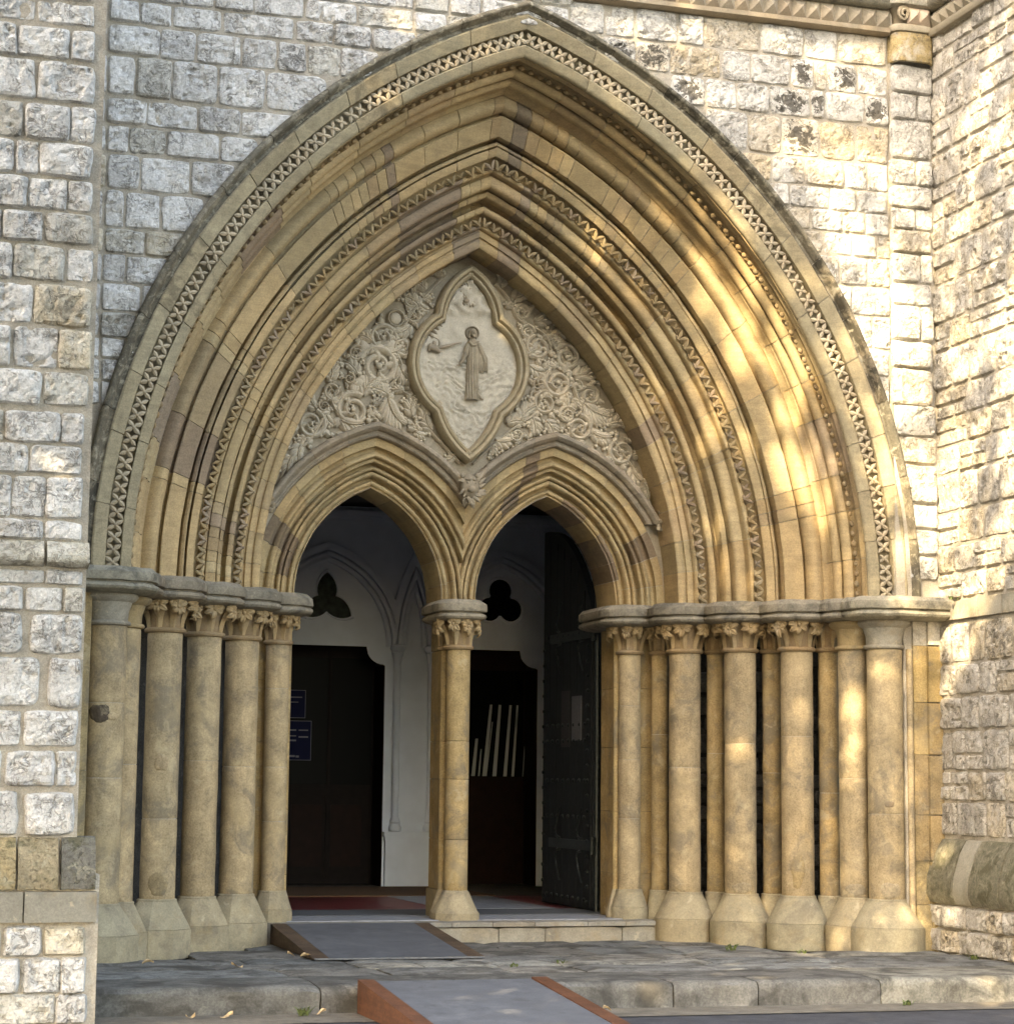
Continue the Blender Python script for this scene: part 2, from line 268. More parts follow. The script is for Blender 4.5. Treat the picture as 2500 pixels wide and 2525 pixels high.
def lay(rows, parent, plane, axis, palette, mat=None, name='stone', proud=.028, amp=.038, sharp=None, clip=None):
    for z0, z1, segs in rows:
        for a, b in segs:
            SEED[0] += 1.37
            if clip:
                a, b = clip(a, b, z0, z1)
                if b-a < .06: continue
            rn = random.Random(int(SEED[0]*100))
            w, h = b-a, (z1-z0)*(.97+.05*rn.random())
            me = mesh(name, rag(w+.02, h+.018, SEED[0], proud*(.6+.8*rn.random()), amp*(.35+.75*rn.random())), mat or M_RAG, sharp, fix=False)
            c = palette(rn, (a+b)/2, (z0+z1)/2)
            o = link(name, me, None, c)
            base = FACE[axis](plane, plane)
            if axis == 'y': loc = Vector(((a+b)/2, plane, (z0+z1)/2))
            else: loc = Vector((plane, -(a+b)/2, (z0+z1)/2))
            mw = base.copy(); mw.translation = loc
            rot = Matrix.Rotation((rn.random()-.5)*.03, 4, 'Z')
            o.parent = parent; o.matrix_basis = mw @ rot
def pal_cool(rn, x, z):
    k = .50+.13*rn.random(); t = rn.random()
    al = .0 if rn.random() < .62 else .25+.5*rn.random()
    if t < .06: return (k*.9, k*.80, k*.60, al)
    if t < .2: return (k*.84, k*.81, k*.71, al)
    return (k*1.0, k*.985, k*.93, al)
BLACK = [(.79, 7.7), (1.12, 7.7), (2.5, 7.7), (2.87, 7.7), (1.44, 7.43), (2.38, 7.43), (2.64, 7.43), (3.2, 7.43), (2.48, 7.12), (.1, 7.9)]
OCHRE = [(1.5, 7.7), (2.83, 7.12), (3.16, 7.12), (2.06, 6.83)]
def pal_warm(rn, x, z):
    k = .43+.14*rn.random(); t = rn.random()
    al = 1.0 if any(abs(x-a)+abs(z-b) < .12 for a, b in BLACK) else (.0 if rn.random() < .5 else .15+.25*rn.random())
    if any(abs(x-a)+abs(z-b) < .12 for a, b in OCHRE): return (k*.95, k*.80, k*.56, .5)
    if t < .2: return (k*.96, k*.86, k*.68, al)
    return (k*1.0, k*.97, k*.88, al)
def pal_right(rn, x, z):
    k = .38+.14*rn.random(); t = rn.random(); al = .2+.55*rn.random()
    if t < .15: return (k*.96, k*.84, k*.64, al)
    return (k*1.0, k*.93, k*.80, al)

ZS = 3.18; E_ = 1.575
# ---------------------------------------------------------------- the ground
def sheet(name, x0, x1, y0, y1, z, mat):
    return obj(name, MB().add([(x0,y0,z),(x1,y0,z),(x1,y1,z),(x0,y1,z)], [(0,1,2,3)]), mat, sharp=None)
tag(sheet('asphalt_ground', -300, 300, -300, 60, .06, M_ASPH), kind='structure')
tag(obj('roadside_strip', MB().add([(-9,-2.62,.066),(6,-2.75,.066),(6,-1.9,.066),(-9,-1.9,.066)], [(0,1,2,3)]), M_SAND, sharp=None), kind='structure')
def kerb_y(x): return -2.08-.2*(x+3.5)/7
def slab(poly, z0, z1, bev=.012, seed=0, nx=10, ny=6, wear=.006):
    """a worn flag: grid over a quad (four corners), drooping at its edges"""
    mb = MB(); v = []; A, B, C, D = [Vector((*q, 0)) for q in poly]
    for j in range(ny+1):
        for i in range(nx+1):
            s, t = i/nx, j/ny; p = A.lerp(B, s).lerp(D.lerp(C, s), t)
            e = min(s, 1-s)*(B-A).length; g = min(t, 1-t)*(D-A).length
            dz = -bev*math.exp(-e/.02)-bev*math.exp(-g/.02)+wear*noise.fractal(p*2.2+Vector((seed, 0, 0)), 1, 2, 3)
            v.append((p.x, p.y, z1+dz))
    f = [(j*(nx+1)+i, j*(nx+1)+i+1, (j+1)*(nx+1)+i+1, (j+1)*(nx+1)+i) for j in range(ny) for i in range(nx)]
    edge = [i for i in range(nx)]+[j*(nx+1)+nx for j in range(ny)]+[ny*(nx+1)+i for i in range(nx, 0, -1)]+[j*(nx+1) for j in range(ny, 0, -1)]
    k = len(v); v += [(v[i][0], v[i][1], z0) for i in edge]
    n = len(edge); f += [(edge[i], edge[(i+1)%n], k+(i+1)%n, k+i) for i in range(n)]
    return mb.add(v, f)
land = tag(obj('landing', MB().box(-3.9, 4.2, -2.0, 1.75, .0, .2), M_SAND, sharp=None), kind='structure')
ZL = .245
flags = []          # courses of flags running along the portal: (y0, y1, [x joints])
for (ya, yb, xs) in [(1.02, 1.66, [-1.95, -.55, .15, .95, 1.6, 2.3]), (.22, 1.0, [-2.5, -1.45, -.42, .75, 1.5, 2.35]), (-.26, .2, [-3.7, -2.2, -1.44, -.6, .35, 1.4, 2.5, 3.7]),
                     (-.7, -.28, [-3.7, -2.5, -1.45, -.95, -.38, .12, 1.35, 2.4, 4.1]), (-1.35, -.72, [-3.7, -2.1, -1.36, -.45, .11, 1.2, 2.25, 4.1])]:
    for a, b in zip(xs, xs[1:]):
        g = .006; col = jit((.20, .195, .175), .2)
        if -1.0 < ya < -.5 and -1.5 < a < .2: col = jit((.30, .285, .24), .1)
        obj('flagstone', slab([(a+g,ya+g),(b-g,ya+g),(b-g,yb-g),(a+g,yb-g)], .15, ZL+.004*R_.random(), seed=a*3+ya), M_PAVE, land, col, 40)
steps = thing('kerb_step', 'long worn grey stone step between the asphalt and the landing', 'step', (0, -2.2, .07))
xs = [-3.62, -2.06, -1.05, .42, 1.05, 1.98, 4.1]
for a, b in zip(xs, xs[1:]):
    g = .005; k = kerb_y
    def kerb_block(a, b, sd):
        mb = MB(); n = max(6, int((b-a)/.06)); prof = [(-1.37+2.1, .15), (-1.37+2.1, .242), (.35, .245), (.10, .243), (.03, .236), (.004, .215), (0, .18), (.006, .12), (.0, .04)]
        v = []
        for i in range(n+1):
            x = a+(b-a)*i/n
            for (dy, z) in prof:
                y = k(x)+dy if dy < .6 else -1.37
                q = Vector((x*5, dy*9, z*9+sd)); w = noise.fractal(q, .9, 2, 3)*(.020 if dy < .06 else .005)
                v.append((x, y+w*(dy < .6), z+w*.5*(z > .1)-(.012 if i in (0, n) and dy < .2 else 0)*(z > .1)))
        m = len(prof)
        return mb.add(v, [(i*m+j, i*m+j+1, (i+1)*m+j+1, (i+1)*m+j) for i in range(n) for j in range(m-1)]+[tuple(range(m)), tuple(range(n*m, n*m+m))[::-1]])
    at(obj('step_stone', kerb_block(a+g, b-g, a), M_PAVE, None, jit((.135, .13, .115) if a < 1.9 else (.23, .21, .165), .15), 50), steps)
sill = thing('door_step', 'pale chipped stone step under the twin doorway', 'step', (0, 1.6, .245))
xs = [-1.62, -.35, .3, .72, 1.42, 1.86]
for a, b in zip(xs, xs[1:]):
    at(obj('step_stone', slab([(a+.004, 1.585), (b-.004, 1.585), (b-.004, 1.95), (a+.004, 1.95)], .2, .372, .01, a, 10, 4), M_BASE, None, jit((.33, .30, .235), .1, alpha=.3), 40), sill)
xs = [-1.6, -.95, -.33, -.12, .24, .62, 1.1, 1.45, 1.75]
for a, b in zip(xs, xs[1:]):
    at(obj('nosing', slab([(a+.003, 1.56), (b-.003, 1.56), (b-.003, 1.78), (a+.003, 1.78)], .374, .418, .006, a, 6, 3, .002), M_BASE, None, jit((.30, .28, .235), .15, alpha=.5), 40), sill)

# ---------------------------------------------------------------- the great wall, with the portal hole
def arch_xz(Rr, e, t, s, cx=0, th0=0, zs=ZS):
    th = th0+(math.acos(max(-1, min(1, e/Rr)))-th0)*t
    return cx+s*(-e+Rr*math.cos(th)), zs+Rr*math.sin(th)
mb = MB(); HR = 3.40+E_; TOP = 10.5
for s in (-1, 1):
    n = 40; pts = [(s*3.40, .2)]+[arch_xz(HR, E_, i/n, s) for i in range(n+1)]
    xo = -6.5 if s < 0 else 3.9
    v = []
    for x, z in pts: v += [(x, .1, z), (xo, .1, z)]
    mb.add(v, [(2*i, 2*i+1, 2*i+3, 2*i+2) for i in range(len(pts)-1)])
    mb.add([(0, .1, pts[-1][1]), (xo, .1, pts[-1][1]), (xo, .1, TOP), (0, .1, TOP)], [(0, 1, 2, 3)])
mb.box(-6.5, 3.9, .35, 1.0, 8.5, TOP)
wall = tag(obj('church_wall', mb, M_MORT, sharp=None), 'pale ragstone wall around and above the great pointed arch', 'wall')
def clip_arch(a, b, z0, z1):
    zq = z0+.3*(z1-z0)-ZS; Rr = 3.425+E_
    lim = math.sqrt(max(0, Rr*Rr-zq*zq))-E_ if 0 < zq < Rr else (3.4 if zq <= 0 else 0)
    if lim <= 0: return a, b
    if a+b < 0: return a, min(b, -lim)
    return max(a, lim), b
def fill_to(rows, xend, rn):
    out = []
    for z0, z1, segs in rows:
        segs = list(segs)
        while segs[-1][1] < xend: x = segs[-1][1]+.02; segs.append((x, x+.24+.16*rn.random()))
        out.append((z0, z1, segs))
    return out
WL = [(a, b, [(-3.80, c[0][0]-.02)]+c) for a, b, c in WL]
lay(fill_to(WL, -.2, random.Random(4)), wall, .1, 'y', pal_cool, clip=clip_arch)
lay(WR, wall, .1, 'y', pal_warm, proud=.022, amp=.036, clip=clip_arch)
lay([(7.84, 8.03, [(-.12, .13), (.15, .36)])], wall, .1, 'y', pal_cool, clip=None)
extra = []
for (z0, z1) in [(8.05, 8.3), (8.32, 8.6), (8.62, 8.9)]:
    x = -3.8
    while x < .08 or (z0 > 8.55 and x < 3.2):
        w = .26+.2*R_.random(); extra.append((z0, z1, [(x, x+w-.02)])); x += w
lay([q for q in extra if q[0] < 8.5], wall, .1, 'y', pal_cool)
# small filling stones hugging the hood
nk = thing('corner_pilaster', 'narrow rough stone pilaster in the corner below the carved capital', 'pilaster', (3.5, .1, ZS))
at(obj('mortar_core', MB().box(3.315, 3.76, .055, .3, 3.19, 8.7), M_MORT, None, None, None), nk)
for z0, z1, segs in NK:
    lay([(z0, z1, segs)], nk, .05, 'y', pal_warm, proud=.04, amp=.03)
for o in list(nk.children):
    if o.name.startswith('stone'): o.matrix_parent_inverse = Matrix.Translation(-Vector(nk.location))
lo = []
z = 3.34
while z < 4.1: lo.append((z, z+.2, [(3.46, 3.7)])); z += .22
lay(lo, nk, .05, 'y', pal_warm, proud=.035, amp=.02)
for o in list(nk.children):
    o.matrix_parent_inverse = Matrix.Translation(-Vector(nk.location))
# ---------------------------------------------------------------- left buttress, standing well forward of the wall
BY = -2.59
bt = tag(obj('buttress', MB().box(-6.5, -3.745, BY, .4, 0, TOP), M_MORT, None, None, None), 'rough pale ragstone buttress at the left edge of the portal', 'buttress')
rowsB = []
for z0, z1, segs in BUT:
    a = segs[0][0]; rowsB.append((z0, z1, [(a-.5, a-.02)]+segs))
rowsB.append((6.80, 7.05, [(-5.1, -4.5), (-4.48, -4.15), (-4.13, -3.78)]))
lay(rowsB, bt, BY, 'y', pal_cool)
def bent(x0, x1, prof, amp=.01, sd=0, n=8):
    """a stone whose section (y, z) runs along x"""
    v = []; m = len(prof)
    for i in range(n+1):
        x = x0+(x1-x0)*i/n
        for (y, z) in prof:
            w = noise.fractal(Vector((x*7, y*7, z*7+sd)), .9, 2, 3)*amp
            v.append((x, y+w, z+w*.6))
    return MB().add(v, [(i*m+j, i*m+(j+1)%m, (i+1)*m+(j+1)%m, (i+1)*m+j) for i in range(n) for j in range(m)]+[tuple(range(m)), tuple(range(n*m, n*m+m))[::-1]])
for a, b in [(-5, -4.42), (-4.4, -4.02), (-4.0, -3.735)]:
    obj('string_stone', bent(a, b, [(BY+.05, 2.915), (BY-.035, 2.925), (BY-.075, 2.95), (BY-.08, 2.985), (BY-.01, 3.085), (BY+.05, 3.09)], .014, a), M_RAG, bt, (.42, .40, .33, .2), 50)
obj('plinth_core', MB().box(-6.5, -3.60, BY-.05, .2, 0, 1.0), M_MORT, bt, None, None)
for (a, b, c, m) in [(-4.9, -4.12, (.30, .245, .14, .3), M_MOSS), (-4.105, -3.86, (.27, .23, .15, .3), M_MOSS), (-3.84, -3.63, (.13, .125, .105, .9), M_MOSS)]:
    obj('plinth_stone', bent(a, b, [(BY+.05, .905), (BY-.09, .91), (BY-.095, .97), (BY-.05, 1.14), (BY-.01, 1.225), (BY+.05, 1.235)], .012, a), m, bt, c, 50)
for (a, b) in [(-4.9, -4.07), (-4.06, -3.62)]:
    obj('plinth_block', bent(a, b, [(BY, .703), (BY-.098, .708), (BY-.104, .893), (BY, .90)], .003, a), M_BASE, bt, (.235, .225, .185, .3), 50)
lay([(a, b, [(c[0][0]-.5, c[0][0]-.02)]+c) for a, b, c in BUTP if a > -.1], bt, BY-.055, 'y', pal_cool, proud=.04)
# ---------------------------------------------------------------- right side wall, running towards the viewer
sw = tag(obj('side_wall', MB().box(3.73, 4.6, -4.0, .35, 0, TOP).box(3.64, 3.75, -4.0, .2, 0, .66), M_MORT, None, None, None), 'warm sunlit rubble wall on the right running towards the viewer', 'wall')
rn = random.Random(31); rowsR = []
z = 1.2
bands = [1.2, 1.49, 1.74, 2.08, 2.36, 2.63, 2.97]
z = 3.17
while z < 9.0: bands.append(z); z += .22+.16*rn.random()
for z0, z1 in zip(bands, bands[1:]):
    if abs(z0-2.97) < .01: continue
    u = -.13
    while u < 1.75:
        w = .25+.24*rn.random(); h = z1-z0; g = .02
        if rn.random() < .65: rowsR.append((z0, z1-g, [(u, u+w-g)]))
        else:
            q = z0+h*rn.uniform(.38, .62); w *= 1.25; m_ = rn.uniform(.35, .65)*w
            rowsR.append((z0, q-g, [(u, u+w-g)] if rn.random() < .5 else [(u, u+m_-g), (u+m_, u+w-g)]))
            rowsR.append((q, z1-g, [(u, u+w-g)] if rn.random() < .5 else [(u, u+m_-g), (u+m_, u+w-g)]))
        u += w
lay(rowsR, sw, 3.73, 'x', pal_right, proud=.024, amp=.04)
rowsR = []
for (z0, z1) in [(.08, .24), (.25, .44), (.455, .63)]:
    u = -.12; segs = []
    while u < 1.75:
        w = .2+.22*rn.random(); segs.append((u, u+w-.02)); u += w
    rowsR.append((z0, z1, segs))
lay(rowsR, sw, 3.64, 'x', pal_right, proud=.06, amp=.06)
def along(y0, y1, prof, amp, sd, n=8):
    mb = bent(y0, y1, prof, amp, sd, n); mb.v = [(y, -x, z) for x, y, z in mb.v]; return mb
for (a, b) in [(-.1, .22), (.23, .62), (.63, 1.02), (1.03, 1.42), (1.43, 1.8)]:
    obj('band_stone', along(a+.002, b-.002, [(3.8, 2.985), (3.70, 2.99), (3.698, 3.14), (3.8, 3.145)], .003, a), M_BASE, sw, jit((.36, .33, .26), .1, alpha=.2), 50)
for i, (a, b) in enumerate([(-.1, .36), (.37, .62), (.63, 1.1), (1.11, 1.5), (1.51, 1.9)]):
    m = M_BASE if i == 1 else M_MOSS; c = (.30, .28, .22, .2) if i == 1 else (.20, .185, .13, .6)
    obj('plinth_stone', along(a+.003, b-.003, [(3.8, .645), (3.60, .65), (3.565, .72), (3.575, .86), (3.64, 1.06), (3.70, 1.16), (3.8, 1.185)], .012 if i != 1 else .004, a), m, sw, c, 50)

# ---------------------------------------------------------------- string course with pyramid studs
sc_ = thing('string_course', 'carved string course of pyramid studs along the top of the wall', 'string course', (1.5, .05, 8.1))
at(obj('lower_fillet', bent(.1, 3.30, [(.2, 8.105), (.03, 8.11), (.0, 8.125), (.0, 8.165), (.03, 8.175), (.2, 8.18)], .004, 3, 60), M_CARVE, None, (.30, .245, .17, .7), 40), sc_)
at(obj('backing_strip', MB().box(.1, 3.30, .055, .2, 8.178, 8.345), M_CARVE, None, (.24, .20, .14, 1), None), sc_)
at(obj('upper_roll', bent(.1, 3.30, [(.2, 8.345), (-.01, 8.348), (-.05, 8.37), (-.06, 8.41), (-.03, 8.45), (.2, 8.5)], .006, 6, 60), M_ABAC, None, (.26, .25, .2, .6), 50), sc_)
pym = MB().add([(-.066, 0, -.08), (.066, 0, -.08), (.066, 0, .08), (-.066, 0, .08), (0, -.07, -.005)], [(0, 1, 4), (1, 2, 4), (2, 3, 4), (3, 0, 4)])
pyme = mesh('stud', pym, M_CARVE, 20)
for i in range(24):
    at(link('stud', pyme, None, jit((.36, .31, .235) if i > 8 else (.26, .215, .155), .12, alpha=.3), Matrix.Translation((.18+i*.134, .055, 8.262))), sc_)
for n in range(12):
    m = Matrix(((0,0,1,3.70),(-1,0,0,-.02-n*.134),(0,1,0,8.262),(0,0,0,1)))
    m = Matrix.Translation((3.705, .02-n*.134, 8.262)) @ Matrix.Rotation(-PI/2, 4, 'Z')
    at(link('stud', pyme, None, jit((.30, .265, .2), .1, alpha=.4), m), sc_)
at(obj('side_fillet', along(-.12, 1.7, [(3.8, 8.105), (3.66, 8.11), (3.645, 8.13), (3.645, 8.165), (3.70, 8.18), (3.8, 8.182)], .004, 3, 30), M_CARVE, None, (.30, .26, .19, .5), 40), sc_)
at(obj('side_roll', along(-.12, 1.7, [(3.8, 8.345), (3.64, 8.348), (3.61, 8.37), (3.60, 8.41), (3.64, 8.45), (3.8, 8.5)], .006, 3, 30), M_ABAC, None, (.30, .28, .22, .5), 40), sc_)
def pil_ring(prof, n=20):
    """half-round block on the corner pilaster: (radius, z)"""
    mb = MB(); v = []
    for r, z in prof:
        for i in range(n+1):
            a = PI+PI*i/n
            ca, sa = math.cos(a), math.sin(a); k = .5
            v.append((3.512+r*math.copysign(abs(ca)**k, ca)*1.0, .09+.75*r*math.copysign(abs(sa)**k, sa), z))
    m = n+1
    return mb.add(v, [(j*m+i, j*m+i+1, (j+1)*m+i+1, (j+1)*m+i) for j in range(len(prof)-1) for i in range(n)])
cp = thing('corner_capital', 'small carved capital with zigzag and curl in the corner under the top string course', 'capital', (3.5, 0, 7.86))
at(obj('ochre_block', pil_ring([(.18, 7.862), (.198, 7.87), (.198, 8.115), (.185, 8.128)]), M_RAG, None, (.33, .255, .125, .35), 50), cp)
at(obj('neck_ring', pil_ring([(.17, 8.13), (.205, 8.14), (.215, 8.17), (.20, 8.20), (.16, 8.21)]), M_CARVE, None, (.34, .30, .22, .3), 50), cp)
at(obj('bell', pil_ring([(.165, 8.21), (.17, 8.3), (.20, 8.36)]), M_CARVE, None, (.20, .17, .12, 1), 50), cp)
at(obj('top_roll', pil_ring([(.19, 8.355), (.25, 8.37), (.265, 8.41), (.24, 8.46), (.12, 8.5)]), M_ABAC, None, (.34, .32, .26, .4), 50), cp)
for i, x in enumerate((3.505, 3.60)):
    at(link('stud', pyme, None, (.44, .35, .27, .1), Matrix.Translation((x, -.045, 8.28))), cp)
sp = [(3.40+.055*math.cos(a)*(1-a/16), -.05-.02*a/6, 8.285+.07*math.sin(a)*(1-a/16)) for a in [k*.45 for k in range(26)]]
at(obj('curl', MB().tube(sp, [.022-.0005*k for k in range(26)], 6), M_CARVE, None, (.33, .28, .2, .4), 60), cp)

# ---------------------------------------------------------------- the great arch: moulded orders cut into voussoirs
def arch_piece(prof, e, t0, t1, s, nseg, cx=0, th0f=None, grow=0.0, back=.05, close=True):
    P = [(r+(grow and 0), y) for r, y in prof]
    if grow:
        Q = []
        for i, (r, y) in enumerate(P):
            a = P[max(0, i-1)]; b = P[min(len(P)-1, i+1)]; dx, dy = b[0]-a[0], b[1]-a[1]; l = math.hypot(dx, dy) or 1
            Q.append((r+dy/l*grow, y-dx/l*grow))
        P = Q
    if close:
        r0, y0 = P[0]; r1, y1 = P[-1]; ym = max(y for _, y in P)+back
        P = P+[(r1+back*.4, ym), (max(r for r, _ in P)+back*.4, ym)]+([(max(r for r, _ in P)+back*.4, y0)] if max(r for r, _ in P) > r0+.004 else [])
    m = len(P); v = []
    for k in range(nseg+1):
        t = t0+(t1-t0)*k/nseg
        for r, y in P:
            Rr = r+e; x, z = arch_xz(Rr, e, t, s, cx, th0f(Rr) if th0f else 0); w_ = noise.noise_vector(Vector((x*7, y*9, z*7)))*.004+noise.noise_vector(Vector((x*23, y*23, z*23)))*.0022; v.append((x+w_.x, y+w_.y, z+(w_.z if 0 < k < nseg else 0)))
    mm = m if close else m-1
    f = [(k*m+j, k*m+(j+1) % m, (k+1)*m+(j+1) % m, (k+1)*m+j) for k in range(nseg) for j in range(mm)]
    if close: f += [tuple(range(m)), tuple(range(nseg*m, nseg*m+m))[::-1]]
    return MB().add(v, f)
TAN = (.43, .33, .185); PUR = (.30, .235, .165); GREY = (.27, .235, .165)
def order(name, label, prof, cuts, mat, palette, e=E_, cx=0, sides=(-1, 1), gap=.0006, th0f=None, nper=64, parent=None, seedo=0):
    root = parent or tag(obj(name, MB().add(*merge([arch_piece(prof, e, .0, 1, s, nper, cx, th0f[s] if th0f else None, .012, close=False) for s in sides])), M_MORT, sharp=35), label, 'arch')
    for s in sides:
        c = cuts(s)
        for a, b in zip(c, c[1:]):
            rn = random.Random(int((a*977+s*31+seedo)*1000))
            n = max(2, round((b-a)*nper)); gg = (rn.random()-.5)*.004
            o = obj('voussoir', arch_piece(prof, e, a+(gap if a > 0 else 0), b-(gap if b < 1 else -.0), s, n, cx, th0f[s] if th0f else None, gg), mat, root, palette(rn, (a+b)/2, s), 32)
    return root
def merge(ms):
    v = []; f = []
    for m in ms: k = len(v); v += m.v; f += [tuple(i+k for i in q) for q in m.f]
    return v, f
def cutter(n, var=.35, seed=1, mn=None):
    def c(s):
        rn = random.Random(seed*10+s); w = [1+var*(rn.random()*2-1) for _ in range(n)]; tot = sum(w); out = [0]
        for x in w: out.append(out[-1]+x/tot)
        out[-1] = 1; return out
    return c
def cut_mixed(n, seed):                       # long fascia stones broken by groups of thin ones
    def c(s):
        rn = random.Random(seed*10+s); w = []
        while len(w) < n: w += [1.6*rn.random()+.9] if rn.random() < .55 else [.28, .34, .3][:rn.randint(1, 3)]
        tot = sum(w); out = [0]
        for x in w: out.append(out[-1]+x/tot)
        out[-1] = 1; return out
    return c
def p_hood(rn, t, s):
    if s < 0 and t < .12: return (.23, .205, .15, 1.0)
    return jit((.27, .24, .175), .15, rn, .55+.45*rn.random() if t < .75 else .6)
def p_lat(rn, t, s): return jit((.35, .30, .195), .12, rn, .3 if rn.random() < .6 else .7)
def p_tan(rn, t, s):
    u = rn.random()
    if u < .075: return jit(PUR, .15, rn, .1)
    if u < .3: return jit((.37, .285, .17), .12, rn, .1)
    return jit(TAN, .13, rn, .12*rn.random())
hoodP = [(3.53,.14),(3.535,.05),(3.525,.012)]+arcpts((3.515,.002),(3.478,.02),.012,4)+[(3.468,.04)]+arcpts((3.463,.046),(3.437,.062),-.012,4)+[(3.43,.055)]
latP1 = [(3.43,.11),(3.427,.056),(3.412,.05),(3.324,.088),(3.317,.092),(3.316,.17),(3.196,.19),(3.196,.118),(3.188,.114),(3.13,.135)]+arcpts((3.122,.14),(3.108,.175),.006,3)
latP2 = arcpts((3.105,.19),(3.12,.29),-.03,4)+[(3.14,.36),(3.12,.41),(3.085,.40)]+arcpts((3.08,.385),(3.035,.48),.028,7)+[(3.06,.535),(3.04,.54)]+arcpts((3.035,.51),(2.995,.60),.022,6)+[(3.0,.625)]+arcpts((2.995,.63),(2.965,.72),-.012,4)
rollP = [(2.99,.70),(2.965,.722)]+arcpts((2.962,.735),(2.832,.775),.062,10)+[(2.836,.845),(2.808,.85),(2.802,.778),(2.792,.776),(2.665,.848),(2.655,.858),(2.655,.93),(2.668,1.0),(2.648,1.03),(2.632,.985)]+arcpts((2.626,.93),(2.592,.945),.03,6)+[(2.588,1.0),(2.578,.99),(2.575,.895),(2.518,.92),(2.51,.93),(2.522,1.0),(2.462,1.07),(2.446,1.03)]
ord3P = arcpts((2.445,1.025),(2.405,1.045),.018,5)+[(2.406,1.10),(2.388,1.115)]+arcpts((2.385,1.085),(2.30,1.165),.05,9)+[(2.300,1.22),(2.285,1.225),(2.279,1.178),(2.25,1.20),(2.243,1.212),(2.248,1.30),(2.262,1.37),(2.235,1.405)]+arcpts((2.22,1.40),(2.192,1.345),-.008,3)+[(2.188,1.292)]+arcpts((2.185,1.288),(2.14,1.305),.012,4)+[(2.136,1.315),(2.148,1.385),(2.088,1.45),(2.073,1.40)]
ord4P = arcpts((2.072,1.395),(2.032,1.40),.018,5)+[(2.028,1.43),(2.012,1.43),(2.006,1.405),(1.965,1.408)]+[(1.96,1.43),(1.946,1.432)]+arcpts((1.942,1.408),(1.885,1.405),.01,4)+[(1.877,1.415),(1.877,1.76)]
hood = order('hood_mould', 'outermost dark weathered hood mould framing the whole great arch', hoodP, cutter(10, .3, 3), M_HOOD, p_hood)
lat = order('flower_band_order', 'outer arch order with an even band of four-petalled flowers on its face', latP1, cutter(11, .3, 4), M_ASH, p_lat)
hol = order('casement_order', 'deep shadowed hollow moulding just inside the flower band', latP2, cutter(13, .35, 5), M_ASH, p_tan)
rol = order('fascia_order', 'broad golden arch order with a fat roll and flat fascia of mixed stones', rollP, cut_mixed(19, 6), M_ASH, p_tan)
o3 = order('middle_order', 'middle arch order between the two rows of tooth ornament', ord3P, cut_mixed(17, 7), M_ASH, p_tan)
o4 = order('inner_order', 'innermost arch order edging the carved tympanum', ord4P, cutter(14, .45, 8), M_ASH, p_tan)
def petal_mesh(name, L, w, hgt, rise, mat, n=4, ctr=.012):
    mb = MB()
    for k in range(n):
        a = PI/4+k*2*PI/n; d = Vector((math.cos(a), math.sin(a), 0)); q = Vector((-d.y, d.x, 0)); v = []
        st = [(.06, .25), (.3, .85), (.55, 1), (.8, .62), (1, .06)]
        for (u, ww) in st:
            c = d*(L*u); z0 = rise*(1-u); ridge = hgt*(.5+.5*math.sin(PI*min(u*1.1, 1)))*.5
            v += [tuple(c-q*w*ww+Vector((0,0,z0))), tuple(c-q*w*ww*.9+Vector((0,0,z0+hgt*.75))), tuple(c+Vector((0,0,z0+hgt+ridge*.3))), tuple(c+q*w*ww*.9+Vector((0,0,z0+hgt*.75))), tuple(c+q*w*ww+Vector((0,0,z0)))]
        f = [(j*5+i, j*5+i+1, j*5+i+6, j*5+i+5) for j in range(4) for i in range(4)]+[(0, 1, 2, 3, 4), (24, 23, 22, 21, 20)]
        mb.add(v, f)
    mb.ball((0, 0, rise+hgt), (ctr, ctr, ctr*.6), 6, 4)
    return mesh(name, mb, mat, 30)
def ring(parent, me, r, y, nrm, count, palette, name, off=0.0, wide=1.0):
    """ornaments spaced along both limbs; nrm = (r, y) direction they face"""
    Rr = r+E_; thm = math.acos(E_/Rr)
    for s in (-1, 1):
        for i in range(count):
            th = thm*(i+.5+off)/count
            x, z = s*(-E_+Rr*math.cos(th)), ZS+Rr*math.sin(th)
            rd = Vector((s*math.cos(th), 0, math.sin(th))); T = Vector((-s*math.sin(th), 0, math.cos(th)))
            Nn = (rd*nrm[0]+Vector((0, 1, 0))*nrm[1]).normalized(); C = Nn.cross(T)
            m = Matrix((C, T, Nn)).transposed().to_4x4(); m.translation = Vector((x, y, z))
            rn = random.Random(i*7+s)
            m = m @ Matrix.Diagonal((wide, 1, 1, 1)) @ Matrix.Rotation((rn.random()-.5)*.14, 4, 'Z') @ Matrix.Scale(.9+.15*rn.random(), 4)
            if rn.random() < .03: m = m @ Matrix.Diagonal((.8, .75, .45, 1))        # broken ones
            o = link(name, me, parent, palette(rn, i/count, s), m)
pet = petal_mesh('flower', .067, .0175, .016, .008, M_CARVE)
ring(lat, pet, 3.256, .135, (0, -1), 62, lambda rn, t, s: jit((.42, .355, .25), .1, rn, .1 if rn.random() < .8 else .7), 'flower', wide=1.2)
tooth = petal_mesh('tooth_flower', .066, .017, .014, .045, M_CARVE, ctr=.014)
ring(rol, tooth, 2.472, .995, (-.88, -.47), 49, lambda rn, t, s: jit((.33, .25, .135) if rn.random() < .85 else PUR, .15, rn, .5), 'tooth_flower')
tooth2 = petal_mesh('tooth_flower', .060, .017, .015, .045, M_CARVE, ctr=.014)
ring(o3, tooth2, 2.098, 1.37, (-.88, -.47), 43, lambda rn, t, s: jit((.31, .24, .14) if rn.random() < .85 else PUR, .15, rn, .6), 'tooth_flower')
pelm = mesh('pellet', MB().ball((0, 0, 0), (.022, .03, .022), 8, 6), M_CARVE, 40)
